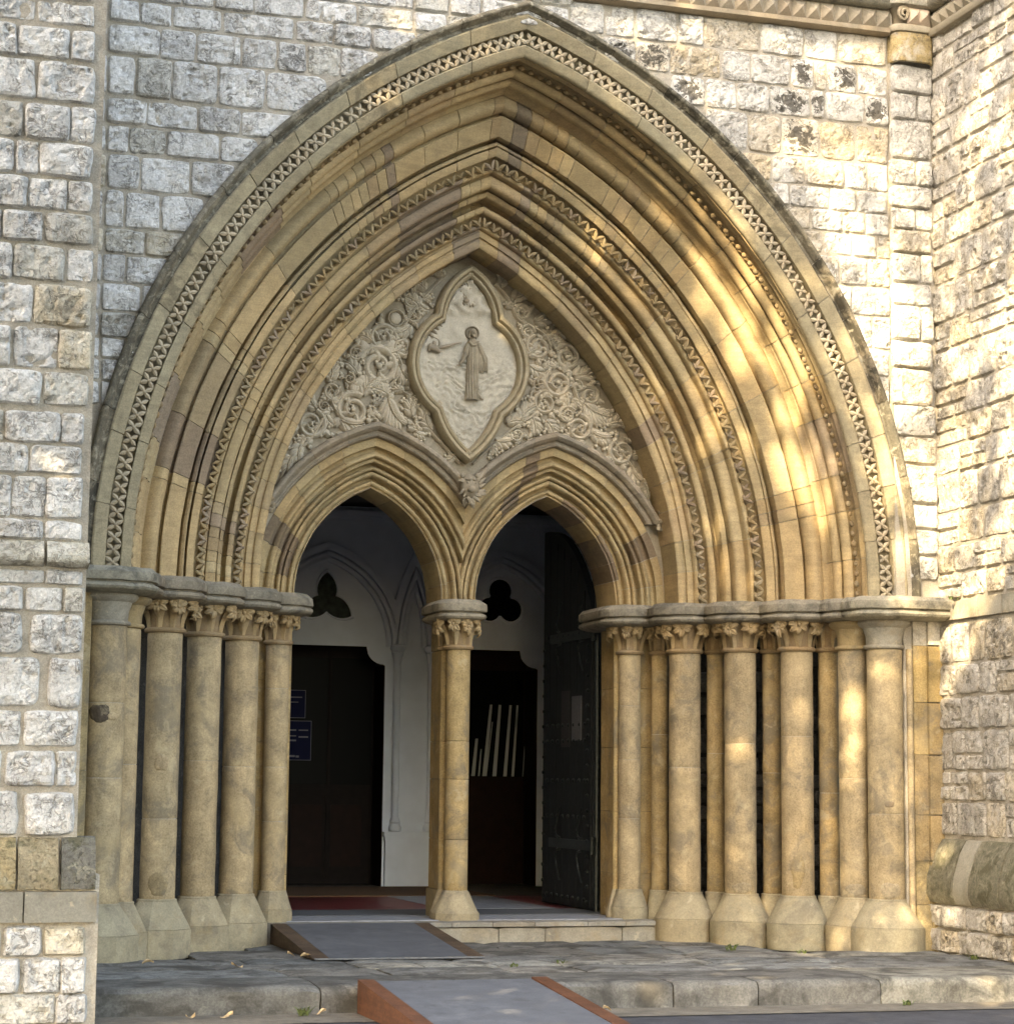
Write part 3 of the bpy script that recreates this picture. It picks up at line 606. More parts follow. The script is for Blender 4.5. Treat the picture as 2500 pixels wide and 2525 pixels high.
ring(hol, pelm, 3.092, .345, (-.7, -.7), 66, lambda rn, t, s: jit((.30, .22, .12), .2, rn, .6), 'pellet')

# ---------------------------------------------------------------- twin arches
EC = .378; CX = .815
def th_sub(s_out):
    return lambda Rr: (math.acos((CX+EC)/Rr) if Rr > CX+EC+1e-6 else 0)
shoodP = arcpts((1.187,1.755),(1.187,1.67),.0,2)+[(1.18,1.645),(1.165,1.632),(1.145,1.632),(1.128,1.65),(1.118,1.665)]+arcpts((1.115,1.672),(1.09,1.70),-.012,4)+[(1.085,1.69),(1.07,1.70),(1.06,1.73),(1.058,1.752)]
sfaceP = [(1.058,1.752),(.99,1.757),(.988,1.81)]+arcpts((.98,1.82),(.945,1.80),-.015,4)+arcpts((.94,1.79),(.895,1.80),.028,7)+[(.892,1.82)]+arcpts((.888,1.818),(.86,1.835),.012,4)+[(.86,1.91),(.835,1.915)]
sinP = arcpts((.832,1.868),(.80,1.868),.016,5)+[(.80,1.925),(.787,1.925)]+arcpts((.784,1.872),(.755,1.885),.008,4)+[(.748,1.90),(.748,1.955),(.722,1.965)]
ssofP = [(.722,1.965)]+arcpts((.718,1.93),(.685,1.925),.014,5)+[(.682,1.945),(.672,1.948)]+arcpts((.668,1.925),(.660,1.94),.004,3)+[(.657,1.95),(.657,2.44)]
def p_sub(rn, t, s):
    u = rn.random()
    if u < .12: return jit((.22, .165, .11), .15, rn, .2)
    return jit((.40, .305, .165), .13, rn, .15*rn.random())
def p_shood(rn, t, s): return jit((.33, .285, .215), .12, rn, .3)
for cxs, side in ((-CX, 'left'), (CX, 'right')):
    # limb s is the outer one when it has the sign of cxs
    so_ = -1 if cxs < 0 else 1
    base_l = thing('twin_arch', ('left' if cxs < 0 else 'right')+(' moulded doorway arch above the inner door with blue posters' if cxs < 0 else ' moulded doorway arch above the open black studded door'), 'arch', (cxs, 1.85, ZS))
    for prof, nm, cuts, pal, st in ((shoodP, 'hood_stone', cutter(4, .2, 11), p_shood, .60), (sfaceP, 'voussoir', cutter(7, .3, 12), p_sub, 0), (sinP, 'voussoir', cutter(8, .3, 13), p_sub, 0), (ssofP, 'voussoir', cutter(6, .3, 14), p_sub, 0)):
        for s in (-1, 1):
            inner = s != so_
            thf = th_sub(s) if inner else ((lambda Rr, st=st: math.asin(min(.99, (.73 if st else 0)/Rr))) if st else None)
            c = cuts(s*so_)
            at(obj('mortar_bed', arch_piece(prof, EC, 0, 1, s, 30, cxs, thf, .009, close=False), M_MORT, None, None, 35), base_l)
            for a, b in zip(c, c[1:]):
                rn = random.Random(int((a*91+s*3+cxs*17+prof[0][0])*1000))
                at(obj(nm, arch_piece(prof, EC, a+(.0016 if a else 0), b-(.0016 if b < 1 else 0), s, max(2, round((b-a)*30)), cxs, thf, (rn.random()-.5)*.004, .03), M_ASH, None, pal(rn, (a+b)/2, s), 32), base_l)

# ---------------------------------------------------------------- columns
def octo(k):                                   # between a circle and an octagon
    def f(a, z):
        b = (a+PI/8) % (PI/4)-PI/8
        return 1+k*(math.cos(PI/8)/math.cos(b)*1.04-1)
    return f
def leaf_mesh(name, w, hgt, r0, r1, curl, seed):
    """one crocket leaf standing on the bell: local x sideways, y outward, z up"""
    rn = random.Random(seed); mb = MB(); v = []; n = 9
    for j in range(n+1):
        t = j/n
        if t < .72: u = t/.72; out = r0+(r1-r0)*u**1.8; z = hgt*.9*u
        else:
            a = (t-.72)/.28*PI*1.25; out = r1+curl*math.sin(a)*.9; z = hgt*.9+curl*(.75-math.cos(a)*.75)*(1 if a < PI/2 else 1)-curl*.0
        ww = w*(.35+.75*t if t < .75 else 1.0-.2*(t-.75)*4)*(1+.12*math.sin(9*t+seed)); th = .008
        for i, (a, b) in enumerate(((-1, -.006), (-.5, .004), (0, .012), (.5, .004), (1, -.006))):
            v.append((a*ww, out+b*(1+t), z))
    mb.add(v, [(j*5+i, j*5+i+1, j*5+i+6, j*5+i+5) for j in range(n) for i in range(4)])
    ctr_ = (0, r1+curl*.1, hgt*.80)                     # knobbly lobed head
    kx = w/.055
    for ang_, L_, hw in ((90, .050, .021), (22, .060, .022), (158, .060, .022), (-38, .058, .021), (218, .058, .021), (-90, .062, .020)):
        a_ = math.radians(ang_+rn.uniform(-12, 12)); L_ *= 1.25*rn.uniform(.85, 1.2); hw *= 1.2; pv = []; dx_, dz_ = math.cos(a_), math.sin(a_)
        for (u, ww, o) in ((.0, .5, .020), (.3, 1.0, .040), (.62, 1.05, .046), (.88, .7, .034), (1.0, .15, .014)):
            for (e, q) in ((-1, -.016), (-.55, .0), (0, -.007), (.55, .0), (1, -.016)):
                pv.append((ctr_[0]+(dx_*L_*u-dz_*hw*ww*e)*kx, ctr_[1]+o*1.05+q-abs(dx_)*u*.012, ctr_[2]+dz_*L_*u+dx_*hw*ww*e))
        mb.add(pv, [(j*5+i, j*5+i+1, j*5+i+6, j*5+i+5) for j in range(4) for i in range(4)])
    mb.ball((ctr_[0], ctr_[1]+.030, ctr_[2]), (.016*kx, .016, .016), 7, 5, .2)
    for sx in (-1, 1): mb.ball((ctr_[0]+sx*.052*kx, ctr_[1]+.004, ctr_[2]+.034), (.020*kx, .018, .020), 7, 5, .3)
    return mesh(name, mb, M_CARVE, 60)
LEAVES = {}
def capital(root, c, r, z0, z1, seed, nleaf=8, col=(.37, .27, .145), spread=1.0):
    cap = obj('capital', MB().lathe([(r*.98, z0), (r*1.0, z0+.02), (r*1.03, z0+(z1-z0)*.45), (r*1.2, z0+(z1-z0)*.8), (r*1.45, z1)], c, 24), M_CARVE, None, jit((.27, .19, .105), .08, alpha=.6), 50); at(cap, root)
    nk_ = obj('necking', MB().lathe([(r, z0-.022), (r+.022, z0-.016), (r+.03, z0), (r+.022, z0+.014), (r, z0+.02)], c, 28), M_CARVE, None, jit((.31, .22, .12), .1, alpha=.5), 40); at(nk_, root)
    key = (round(r, 2), seed % 3)
    if key not in LEAVES:
        LEAVES[key] = [leaf_mesh('leaf', r*(.40+.05*(k % 2)), (z1-z0)*(.80+.1*(k % 2)), r*1.03, r*(1.42+.1*(k % 3)), .042+.012*((k+seed) % 2), seed*5+k) for k in range(4)]
    off = R_.random()
    for k in range(nleaf):
        a = 2*PI*(k+off)/nleaf; rn = R_
        m = Matrix.Translation((c[0], c[1], z0+.015)) @ Matrix.Rotation(a-PI/2, 4, 'Z') @ Matrix.Rotation((rn.random()-.5)*.12, 4, 'Y')
        o = link('leaf', LEAVES[key][(k*3+seed) % 4], cap, jit(col, .1, alpha=.5*rn.random()+.2)); o.matrix_basis = m
        o.matrix_parent_inverse = cap.matrix_parent_inverse.copy().inverted() if False else Matrix.Identity(4)
    return cap
def plain_cap(root, c, r, z0, z1, col):
    prof = [(r+.0, z0-.02), (r+.022, z0-.012), (r+.028, z0), (r+.02, z0+.015), (r+.002, z0+.02), (r+.006, z0+.09), (r+.03, z0+.16), (r+.06, z0+.175), (r+.078, z0+.2), (r+.07, z0+.222), (r+.045, z0+.228), (r+.05, z0+.24), (r+.062, z0+.262), (r+.05, z0+.285), (r+.02, z1)]
    at(obj('capital', MB().lathe(prof, c, 32), M_BASE, None, col, 40), root)
def column(label, c, r, cuts, zb=.66, zt=2.745, base_r=.255, zfoot=.245, capk='leaf', seed=1, group=None, name='column', oct_=.5, col=TAN, alpha=.2, nleaf=8, cat='column'):
    root = thing(name, label, cat, (c[0], c[1], zfoot), group)
    zz = [zb]+[zb+(zt-zb)*q for q in cuts]+[zt]
    for i, (a, b) in enumerate(zip(zz, zz[1:])):
        rn = R_; rr_ = r*(1+.008*(rn.random()-.5))
        at(obj('drum', MB().lathe([(rr_*.98, a+.002), (rr_, a+.010)]+[(rr_, a+(b-a)*q/14) for q in range(1, 14)]+[(rr_, b-.010), (rr_*.98, b-.002)], c, 36, lambda an, z, c=c: 1+.022*noise.fractal(Vector((c[0]+math.cos(an)*.35, c[1]+math.sin(an)*.35, z*1.6))*2.6, .8, 2, 4)-.05*max(0, noise.noise(Vector((c[0]*3+math.cos(an)*.8, math.sin(an)*.8, z*4.5)))-.42)), M_SHAFT, None, jit(col, .07, alpha=alpha*(.3+rn.random())), 40), root)
    at(obj('mortar_core', MB().lathe([(r*.97, zb), (r*.97, zt)], c, 20, cap=False), M_MORT, None, None, 40), root)
    zv = zfoot+.19*(1 if zfoot < .3 else .5)
    wear = lambda an, z, f=octo(oct_): f(an, z)*(1+.03*noise.fractal(Vector((c[0]*3+math.cos(an)*1.1, math.sin(an)*1.1, z*5)), .8, 2, 4)-.05*max(0, noise.noise(Vector((c[0]*5+math.cos(an)*2.1, math.sin(an)*2.1, z*9)))-.35))
    bc = jit((.345, .30, .20), .08, alpha=.35*R_.random())
    at(obj('base', MB().lathe([(base_r*.975, zv+.001)]+[(base_r*.985+(r+.014-base_r*.985)*q/6, zv+.004+(zb-.012-zv)*q/6) for q in range(7)]+[(r+.018, zb-.006), (r+.012, zb+.006), (r*.9, zb+.007)], c, 36, wear), M_BASE, None, bc, 24), root)
    at(obj('plinth', MB().lathe([(base_r*1.0, zfoot-.03)]+[(base_r*1.008, zfoot+(zv-.004-zfoot)*q/4) for q in range(5)]+[(base_r*.99, zv), (base_r*.5, zv)], c, 36, wear), M_BASE, None, jit(bc[:3], .07, alpha=.5*R_.random()), 24), root)
    if capk == 'leaf': capital(root, c, r, 2.765, 3.02, seed, nleaf)
    else: plain_cap(root, c, r, 2.765, 3.05, capk)
    return root
PL = (.33, .31, .255, .2); PT = (.33, .255, .14, .2)
cols = {'O': ((3.265, .195), .150, .31), 'M': ((3.105, .46), .130, .25), 'A': ((2.736, .81), .139, .27), 'B': ((2.361, 1.176), .139, .262), 'C': ((1.984, 1.536), .14, .262), 'D': ((1.605, 1.92), .101, .165)}
txt = {('O', -1): 'stout plain-capital column at the left end of the portal with a dark chipped scar', ('M', -1): 'plain-capital column half hidden behind the scarred stout one on the left',
 ('A', -1): 'first leafy-capital column left of the doors, next to the scarred stout column', ('B', -1): 'middle one of the three leafy-capital columns left of the doors, between black gaps',
 ('C', -1): 'third leafy-capital column left of the doors, beside the slim doorpost column', ('D', -1): 'slim leafy-capital column forming the left post of the left doorway',
 ('O', 1): 'stout plain-capital column at the right end of the portal beside the jamb pilaster', ('M', 1): 'sunlit plain-capital column just left of the stout one at the right end',
 ('A', 1): 'thick leafy-capital column on the right with palm-like leaves, nearest the plain capitals', ('B', 1): 'thick leafy-capital column in the middle of the right-hand row',
 ('C', 1): 'thick leafy-capital column on the right nearest to the right doorway', ('D', 1): 'slim leafy-capital column forming the right post of the right doorway'}
dcut = {('O', -1): [.45, .72], ('M', -1): [.5], ('A', -1): [.30], ('B', -1): [.52], ('C', -1): [.5], ('D', -1): [.28, .5, .82], ('O', 1): [.34], ('M', 1): [.48], ('A', 1): [.65], ('B', 1): [.62], ('C', 1): [.52], ('D', 1): [.3, .55, .78]}
for (k, s), lb in txt.items():
    (x, y), r, br = cols[k]
    dry = k in 'OM'
    column(lb, (s*x, y), r, dcut[(k, s)], capk=(PL if k == 'O' else PT) if dry else 'leaf', base_r=br, zfoot=.245 if k != 'D' else .42, zb=.66 if k != 'D' else .665, seed=ord(k)+s, oct_=.9 if s < 0 else .35, alpha=.35 if s > 0 else .2, group='columns flanking the doorway', col=(.41, .32, .19) if s < 0 else (.40, .315, .19))
def patch(key, s, z, w, h, da, colr, sd):
    """an irregular cement or spalled patch bedded on a shaft"""
    (x, y), r, _ = cols[key]; x *= s; a0 = math.atan2(CAMLOC.y-y, CAMLOC.x-x)+da; rn = random.Random(sd); v = []; n = 18
    for rad, off in ((0, .004), (.55, .004), (.85, .003), (1, -.006)):
        for i in range(n):
            t = 2*PI*i/n; k = rad*(1+.35*noise.noise(Vector((math.cos(t)*1.8, math.sin(t)*1.8, sd))))
            a = a0+k*w*math.cos(t)/r; rr2 = r*1.004+off
            v.append((x+rr2*math.cos(a), y+rr2*math.sin(a), z+k*h*math.sin(t)))
    o = [q for q in bpy.data.objects if q.name.startswith('column') and q.type == 'EMPTY' and abs(q.location.x-x) < .02][0]
    at(obj('patch', MB().add(v, [(j*n+i, j*n+(i+1) % n, (j+1)*n+(i+1) % n, (j+1)*n+i) for j in range(3) for i in range(n)]), M_SHAFT, None, colr, 60), o)
patch('O', -1, 2.08, .10, .075, -.30, (.09, .07, .05, .5), 1.3); patch('O', -1, 2.06, .05, .03, .45, (.42, .33, .2, 0), 2.1)
patch('A', -1, 1.72, .07, .075, 0, (.36, .28, .17, .1), 3.7); patch('A', -1, .78, .09, .11, .0, (.33, .255, .145, .5), 4.2); patch('A', 1, .88, .075, .15, 0, (.36, .27, .14, .2), 5.9)
patch('B', 1, .72, .10, .05, .1, (.38, .31, .2, .3), 6.4); patch('O', 1, 1.45, .05, .03, .2, (.26, .2, .13, .6), 7.7); patch('O', 1, .74, .11, .07, .2, (.40, .33, .22, .6), 8.1); patch('M', 1, .73, .10, .06, .0, (.36, .3, .2, .7), 9.5); patch('C', 1, .71, .11, .04, 0, (.40, .31, .18, .3), 10.2)
for i, (x, y, r, lb) in enumerate([(3.012, .76, .088, 'slender shaft between the palm-leaf column and the sunlit plain column'), (2.652, 1.15, .084, 'slender shaft left of the palm-leaf column on the right'), (2.266, 1.505, .08, 'slender shaft between the two thick columns nearest the right doorway'), (1.876, 1.87, .076, 'slender shaft just right of the slim right doorpost column')]):
    column(lb, (x, y), r, [.42+.08*i], base_r=r*1.55, zfoot=.245, seed=i, name='slender_shaft', group='slender shafts behind the right-hand columns', oct_=.2, alpha=.5, nleaf=6, col=(.34, .25, .125), cat='column')
# jamb walls of dark rubble behind the columns
for s, lb in ((-1, 'dark rubble jamb wall in the gaps behind the left columns'), (1, 'dark rubble jamb wall seen in the gaps behind the right columns')):
    A = Vector((s*3.45, .80, 0)); B = Vector((s*1.86, 2.39, 0)); Lw = (B-A).length; ux = (B-A).normalized(); nn = Vector((-s*.7071, -.7071, 0))
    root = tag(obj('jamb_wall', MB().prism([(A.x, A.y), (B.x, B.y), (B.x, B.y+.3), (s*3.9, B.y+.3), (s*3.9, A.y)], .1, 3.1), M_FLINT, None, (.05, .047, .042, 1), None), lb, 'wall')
    rn = random.Random(5+s); z = .26
    if s > 0:
        while z < 2.95:
            h = .13+.1*rn.random(); u = 0
            while u < Lw-.05:
                w = min(.14+.16*rn.random(), Lw-u); SEED[0] += 1
                me = mesh('stone', rag(w-.012, h-.012, SEED[0], .02, .02, .035), M_FLINT, None, fix=False)
                X = ux*(1 if s > 0 else 1); U = Vector((-X.x, -X.y, 0)) if nn.cross(Vector((0, 0, 1))).dot(X) < 0 else X
                Zz = Vector((0, 0, 1)); U = Zz.cross(nn) if False else U
                m = Matrix((U, Zz, nn)).transposed().to_4x4(); m.translation = A+ux*(u+w/2)+Zz*(z+h/2)
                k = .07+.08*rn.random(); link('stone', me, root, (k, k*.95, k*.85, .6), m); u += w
            z += h
# right jamb pilaster (pale patched ashlar)
jp = thing('jamb_pilaster', 'patched pale ashlar pilaster right of the stout right-end column', 'pilaster', (3.58, .12, .245))
for (z0, z1, c) in [(.22, .62, (.36, .29, .16, .7)), (.625, .98, (.32, .25, .13, .9)), (.985, 1.36, (.35, .26, .135, .7)), (1.365, 1.86, (.33, .245, .13, .5)), (1.865, 2.3, (.40, .295, .14, .4)), (2.305, 2.78, (.42, .31, .14, .3)), (2.785, 3.03, (.56, .52, .43, 0))]:
    w = .03 if z0 < .3 else 0
    at(obj('ashlar_block', slab([(3.43, .12-w), (3.585, .12-w), (3.585, .4), (3.43, .4)], z0, z1, .002) if False else MB().box(3.475, 3.60, .075-w, .45, z0, z1), M_SHAFT, None, c, 30), jp)
    at(obj('ashlar_block', MB().box(3.603, 3.745, .043-w, .45, z0+.004, z1-.004), M_SHAFT, None, jit(c[:3], .06, alpha=c[3]), 30), jp)
at(obj('mortar_core', MB().box(3.40, 3.73, .115, .5, .2, 3.03), M_MORT, None, None, None), jp)
at(obj('angle_roll', MB().tube([(3.445, .085, .3), (3.445, .085, 2.75)], .028, 10), M_SHAFT, None, (.40, .32, .2, .2), 50), jp)
lj = thing('jamb_strip', 'narrow ashlar jamb strip between the buttress and the scarred stout column', 'pilaster', (-3.5, .1, .245))
at(obj('ashlar_block', MB().box(-3.62, -3.405, .03, .4, .2, 1.65), M_SHAFT, None, (.33, .26, .14, .4), 30), lj)
at(obj('ashlar_block', MB().box(-3.62, -3.408, .034, .4, 1.655, 3.04), M_SHAFT, None, (.35, .27, .14, .4), 30), lj)

# ---------------------------------------------------------------- imposts: scalloped abacus over the columns
LV = [(-.16, 2.985), (-.09, 2.99), (-.045, 3.0), (-.012, 3.012), (.0, 3.03), (-.006, 3.05), (-.03, 3.062), (-.03, 3.068), (.0, 3.075), (.004, 3.085), (.002, 3.14), (-.045, 3.18)]
def isect(c1, r1, c2, r2):
    d = math.hypot(c2[0]-c1[0], c2[1]-c1[1]); a = (d*d+r1*r1-r2*r2)/(2*d); h = math.sqrt(max(0, r1*r1-a*a))
    mx, my = c1[0]+a*(c2[0]-c1[0])/d, c1[1]+a*(c2[1]-c1[1])/d; ux, uy = (c2[0]-c1[0])/d, (c2[1]-c1[1])/d
    p = [(mx-uy*h, my+ux*h), (mx+uy*h, my-ux*h)]
    return min(p, key=lambda q: q[0]+q[1])
lobes = [((3.265, .195), .375), ((3.105, .47), .30), ((2.736, .81), .325), ((2.361, 1.176), .325), ((1.984, 1.536), .325), ((1.605, 1.92), .29)]
for s, lb in ((-1, 'grey weathered impost ledge with shallow scallops above the left columns'), (1, 'grey scalloped impost ledge above the right columns, stained and patched')):
    root = thing('impost', lb, 'ledge', (s*2.6, .9, 3.0))
    for i, (c, Rl) in enumerate(lobes):
        n = 26; v = []
        for d, z in LV:
            dd = max(d, -.06) if 0 else d
            Rk = Rl+dd
            a0 = -PI/2 if i == 0 else math.atan2(isect(c, Rk, lobes[i-1][0], lobes[i-1][1]+dd)[1]-c[1], isect(c, Rk, lobes[i-1][0], lobes[i-1][1]+dd)[0]-c[0])
            a1 = -PI*1.12 if i == len(lobes)-1 else math.atan2(isect(c, Rk, lobes[i+1][0], lobes[i+1][1]+dd)[1]-c[1], isect(c, Rk, lobes[i+1][0], lobes[i+1][1]+dd)[0]-c[0])
            if a0 > 0: a0 -= 2*PI
            if a1 > 0: a1 -= 2*PI
            row = [(c[0]+Rk*math.cos(a0+(a1-a0)*q/n), c[1]+Rk*math.sin(a0+(a1-a0)*q/n)) for q in range(n+1)]
            if i == 0: row = [(3.80 if s > 0 else 3.62, c[1]-Rk)]+row
            if i == len(lobes)-1: row = row+[(row[-1][0]+.02, 2.6)]
            v.append([(s*x+.009*noise.noise(Vector((x*8, y*8, z*9)))+.005*noise.noise(Vector((x*26, y*26, z*26))), y+.009*noise.noise(Vector((y*8, z*9, x*8))), z+.006*noise.noise(Vector((x*10+4, y*10, z*4)))) for x, y in row])
        m = len(v[0]); mb = MB(); flat = [q for r in v for q in r]
        mb.add(flat, [(j*m+k, j*m+k+1, (j+1)*m+k+1, (j+1)*m+k) for j in range(len(v)-1) for k in range(m-1)])
        ctr = (s*(c[0]+.27), c[1]+.27)
        mb.add(v[-1]+[(*ctr, 3.18)], [(k, k+1, m) for k in range(m-1)])
        mb.add(v[0]+[(*ctr, 2.985)], [(k, k+1, m) for k in range(m-1)])
        rc = (.25, .22, .165) if i else (.29, .265, .2)
        at(obj('abacus_block', mb, M_ABAC, None, jit(rc, .12, alpha=.6), 32), root)

# ---------------------------------------------------------------- centre column
cc = thing('centre_column', 'compound centre column between the twin doorways on a chipped bell base', 'column', (0, 1.92, .42))
zz = [.665, 1.1, 1.62, 1.95, 2.75]
for a, b in zip(zz, zz[1:]):
    r = .103
    at(obj('drum', MB().lathe([(r*.985, a+.002), (r, a+.006), (r, b-.006), (r*.985, b-.002)], (0, 1.90), 32), M_SHAFT, None, jit((.41, .30, .145), .07, alpha=.15), 40), cc)
    for sx in (-1, 1):
        at(obj('side_shaft', MB().lathe([(.03, a+.002), (.03, b-.002)], (sx*.088, 2.055), 16), M_SHAFT, None, jit((.41, .30, .145), .06, alpha=.15), 40), cc)
    at(obj('core_block', MB().box(-.10, .10, 2.06, 2.43, a+.002, b-.002), M_SHAFT, None, jit((.36, .25, .11), .06, alpha=.1), 30), cc)
at(obj('base', MB().lathe([(.205, .39), (.205, .475), (.19, .49), (.115, .655), (.1, .668)], (0, 1.90), 32, octo(.6)), M_BASE, None, (.37, .31, .2, .15), 28), cc)
for sx in (-1, 1):
    at(obj('side_base', MB().lathe([(.095, .39), (.095, .48), (.085, .49), (.036, .65), (.03, .668)], (sx*.088, 2.055), 20, octo(.6)), M_BASE, None, (.35, .29, .19, .2), 28), cc)
at(obj('core_base', MB().box(-.115, .115, 2.07, 2.45, .39, .662), M_BASE, None, (.31, .24, .13, .3), 30), cc)
capital(cc, (0, 1.90), .105, 2.765, 3.02, 2, 8, (.40, .30, .165))
for sx in (-1, 1): capital(cc, (sx*.088, 2.055), .04, 2.765, 3.02, 1, 5, (.38, .28, .15))
at(obj('core_head', MB().box(-.105, .105, 2.07, 2.43, 2.753, 3.0), M_SHAFT, None, (.33, .24, .115, .3), 30), cc)
def rrect(hx, y0, y1, r, n=6):
    q = []
    for cx_, cy_, a0 in ((hx-r, y0+r, -PI/2), (hx-r, y1-r, 0), (-hx+r, y1-r, PI/2), (-hx+r, y0+r, PI)):
        q += [(cx_+r*math.cos(a0+PI/2*k/n), cy_+r*math.sin(a0+PI/2*k/n)) for k in range(n+1)]
    return q
mb = MB(); rows_ = [[(x, y, z) for x, y in rrect(.225+d, 1.68-d, 2.46, .14)] for d, z in LV]
m = len(rows_[0]); mb.add([q for r in rows_ for q in r], [(j*m+k, j*m+(k+1) % m, (j+1)*m+(k+1) % m, (j+1)*m+k) for j in range(len(rows_)-1) for k in range(m)]+[tuple(range(m))[::-1], tuple(range((len(rows_)-1)*m, len(rows_)*m))])
at(obj('abacus', mb, M_ABAC, None, (.31, .275, .205, .35), 32), cc)
# jambs of the two doorways, behind the slim columns
for s in (-1, 1):
    jd = thing('door_jamb', ('right' if s > 0 else 'left')+' splayed stone jamb of the doorway with thin angle shafts', 'jamb', (s*1.55, 2.2, .42))
    zz = [.42, .8, 1.35, 1.92, 2.45, 3.0]
    for a, b in zip(zz, zz[1:]):
        at(obj('jamb_block', MB().box(*sorted((s*1.522, s*1.85)), 2.0, 2.44, a+.002, b-.002), M_SHAFT, None, jit((.35, .245, .11), .08, alpha=.2), 30), jd)
        at(obj('angle_shaft', MB().lathe([(.030, a+.002), (.030, b-.002)], (s*1.502, 1.98), 14), M_SHAFT, None, jit((.39, .28, .13), .06, alpha=.2), 40), jd)
    at(obj('jamb_base', MB().lathe([(.085, .39), (.085, .48), (.034, .65), (.03, .668)], (s*1.502, 1.98), 18, octo(.6)), M_BASE, None, (.35, .29, .19, .2), 28), jd)

# ---------------------------------------------------------------- carved tympanum
YT = 1.76
tym = MB(); n = 150; v = []
for i in range(n+1):
    x = -1.89+3.78*i/n
    Ri = 1.89+E_; zt_ = ZS+math.sqrt(max(0, Ri**2-(abs(x)+E_)**2)); zb_ = ZS
    for cxs in (-CX, CX):
        q = 1.02+EC; d = abs(x-cxs)+EC
        if d < q: zb_ = max(zb_, ZS+math.sqrt(q*q-d*d))
    v += [(x, YT, zb_), (x, YT, max(zb_, zt_))]
tym.add(v, [(2*i, 2*i+2, 2*i+3, 2*i+1) for i in range(n)])
T = tag(obj('tympanum', tym, M_CARVE, None, (.37, .32, .235, .8), None), 'pale carved tympanum with leafy scrolls around a pointed medallion', 'relief panel')
def ridge(mb, pts, w, h, yb=YT, keel=.65, sink=.01):
    """a tapering carved strand on the plate: pts (x, z), widths and heights along it"""
    m = len(pts); v = []
    for j in range(m):
        a = pts[max(0, j-1)]; b = pts[min(m-1, j+1)]; dx, dz = b[0]-a[0], b[1]-a[1]; l = math.hypot(dx, dz) or 1; nx, nz = -dz/l, dx/l
        ww, hh = w[j], h[j]
        for k, (o, e) in enumerate(((-1, -sink/max(hh, .004)), (-.8, .62), (0, 1), (.8, keel), (1, -sink/max(hh, .004)))):
            v.append((pts[j][0]+nx*o*ww, yb-e*hh, pts[j][1]+nz*o*ww))
    return mb.add(v, [(j*5+k, j*5+k+1, j*5+k+6, j*5+k+5) for j in range(m-1) for k in range(4)]+[(0, 1, 2, 3, 4), tuple(range(5*m-1, 5*m-6, -1))])
def stroke(mb, x, z, ang, ln, bend, w, h=.045, curl=0, n=9, yb=YT):
    pts = []; ws = []; hs = []; a = ang; px, pz = x, z
    for j in range(n+1):
        t = j/n; pts.append((px, pz)); ws.append(w*(.45+1.1*max(0,math.sin(PI*min(t*.9+.12, 1)))**.8)*(1 if t < .9 else .75)); hs.append(h*(.55+.5*math.sin(PI*(t*.8+.1))))
        a += (bend+curl*max(0, t-.55)*5)/n; px += math.cos(a)*ln/n; pz += math.sin(a)*ln/n
    ridge(mb, pts, ws, hs, yb)
    mb.ball((px, yb-h*.4, pz), (w*.95, h*.55, w*.95), 6, 4)
def fan(mb, x, z, ang, ln, k=5, spread=1.8, w=.021, h=.05, yb=YT):
    """an acanthus leaf: a bent midrib with curling lobes on both sides"""
    bend = (.9 if (x*7+z*5) % 1 > .5 else -.9); n = 8; a = ang-bend*.3; px, pz = x, z; path = []
    for j in range(n+1):
        path.append((px, pz, a)); a += bend/n; px += math.cos(a)*ln/n; pz += math.sin(a)*ln/n
    ridge(mb, [q[:2] for q in path], [w*.8*(1.1-.5*j/n) for j in range(n+1)], [h*1.05]*(n+1), yb)
    m = max(3, k-1)
    for j in range(m):
        t = .08+.80*j/m; i = min(n-1, int(t*n)); qx, qz, qa = path[i]; L_ = ln*(.30+.34*math.sin(PI*min(1, t+.22)))
        for s in (-1, 1): stroke(mb, qx, qz, qa+s*.75, L_, -s*.5, w*1.0, h*.9, curl=s*1.5, n=7, yb=yb)
    stroke(mb, px, pz, a, ln*.22, bend, w, h*.9, curl=bend, n=6, yb=yb)
def scroll(mb, x, z, r, turns=1.6, d=1, a0=0, w=None, inner='ros', tail=.8, leaves=6):
    w = (w or r*.15)*1.7; n = int(26*turns)
    pts = []; ws = []; hs = []
    for j in range(n+1):
        t = j/n; rad = r*(1-.78*t**1.1) ; a = a0+d*2*PI*turns*t
        pts.append((x+rad*math.cos(a), z+rad*math.sin(a))); ws.append(w*(1-.45*t)); hs.append(.048*(1-.25*t))
    ridge(mb, pts, ws, hs)
    mb.ball((x, YT-.03, z), (r*.17, .034, r*.17), 8, 5, .1)
    for k in range(3):                                     # leaflets hugging the inside
        a = a0+d*(.9+1.5*k); stroke(mb, x+r*.80*math.cos(a), z+r*.80*math.sin(a), a+d*2.3, r*.62, d*1.3, r*.12, .042, curl=d*.9, n=7)
    for k in range(leaves):                                # lobes springing from the outside of the ring
        a = a0+d*(.4+2*PI*k/leaves*.92); px, pz = x+r*.98*math.cos(a), z+r*.98*math.sin(a)
        stroke(mb, px, pz, a+d*.85, r*.62, -d*.7, w*.85, .046, curl=-d*1.5, n=8)
        stroke(mb, px, pz, a+d*1.25, r*.45, d*.5, w*.7, .042, curl=d*.8, n=7)
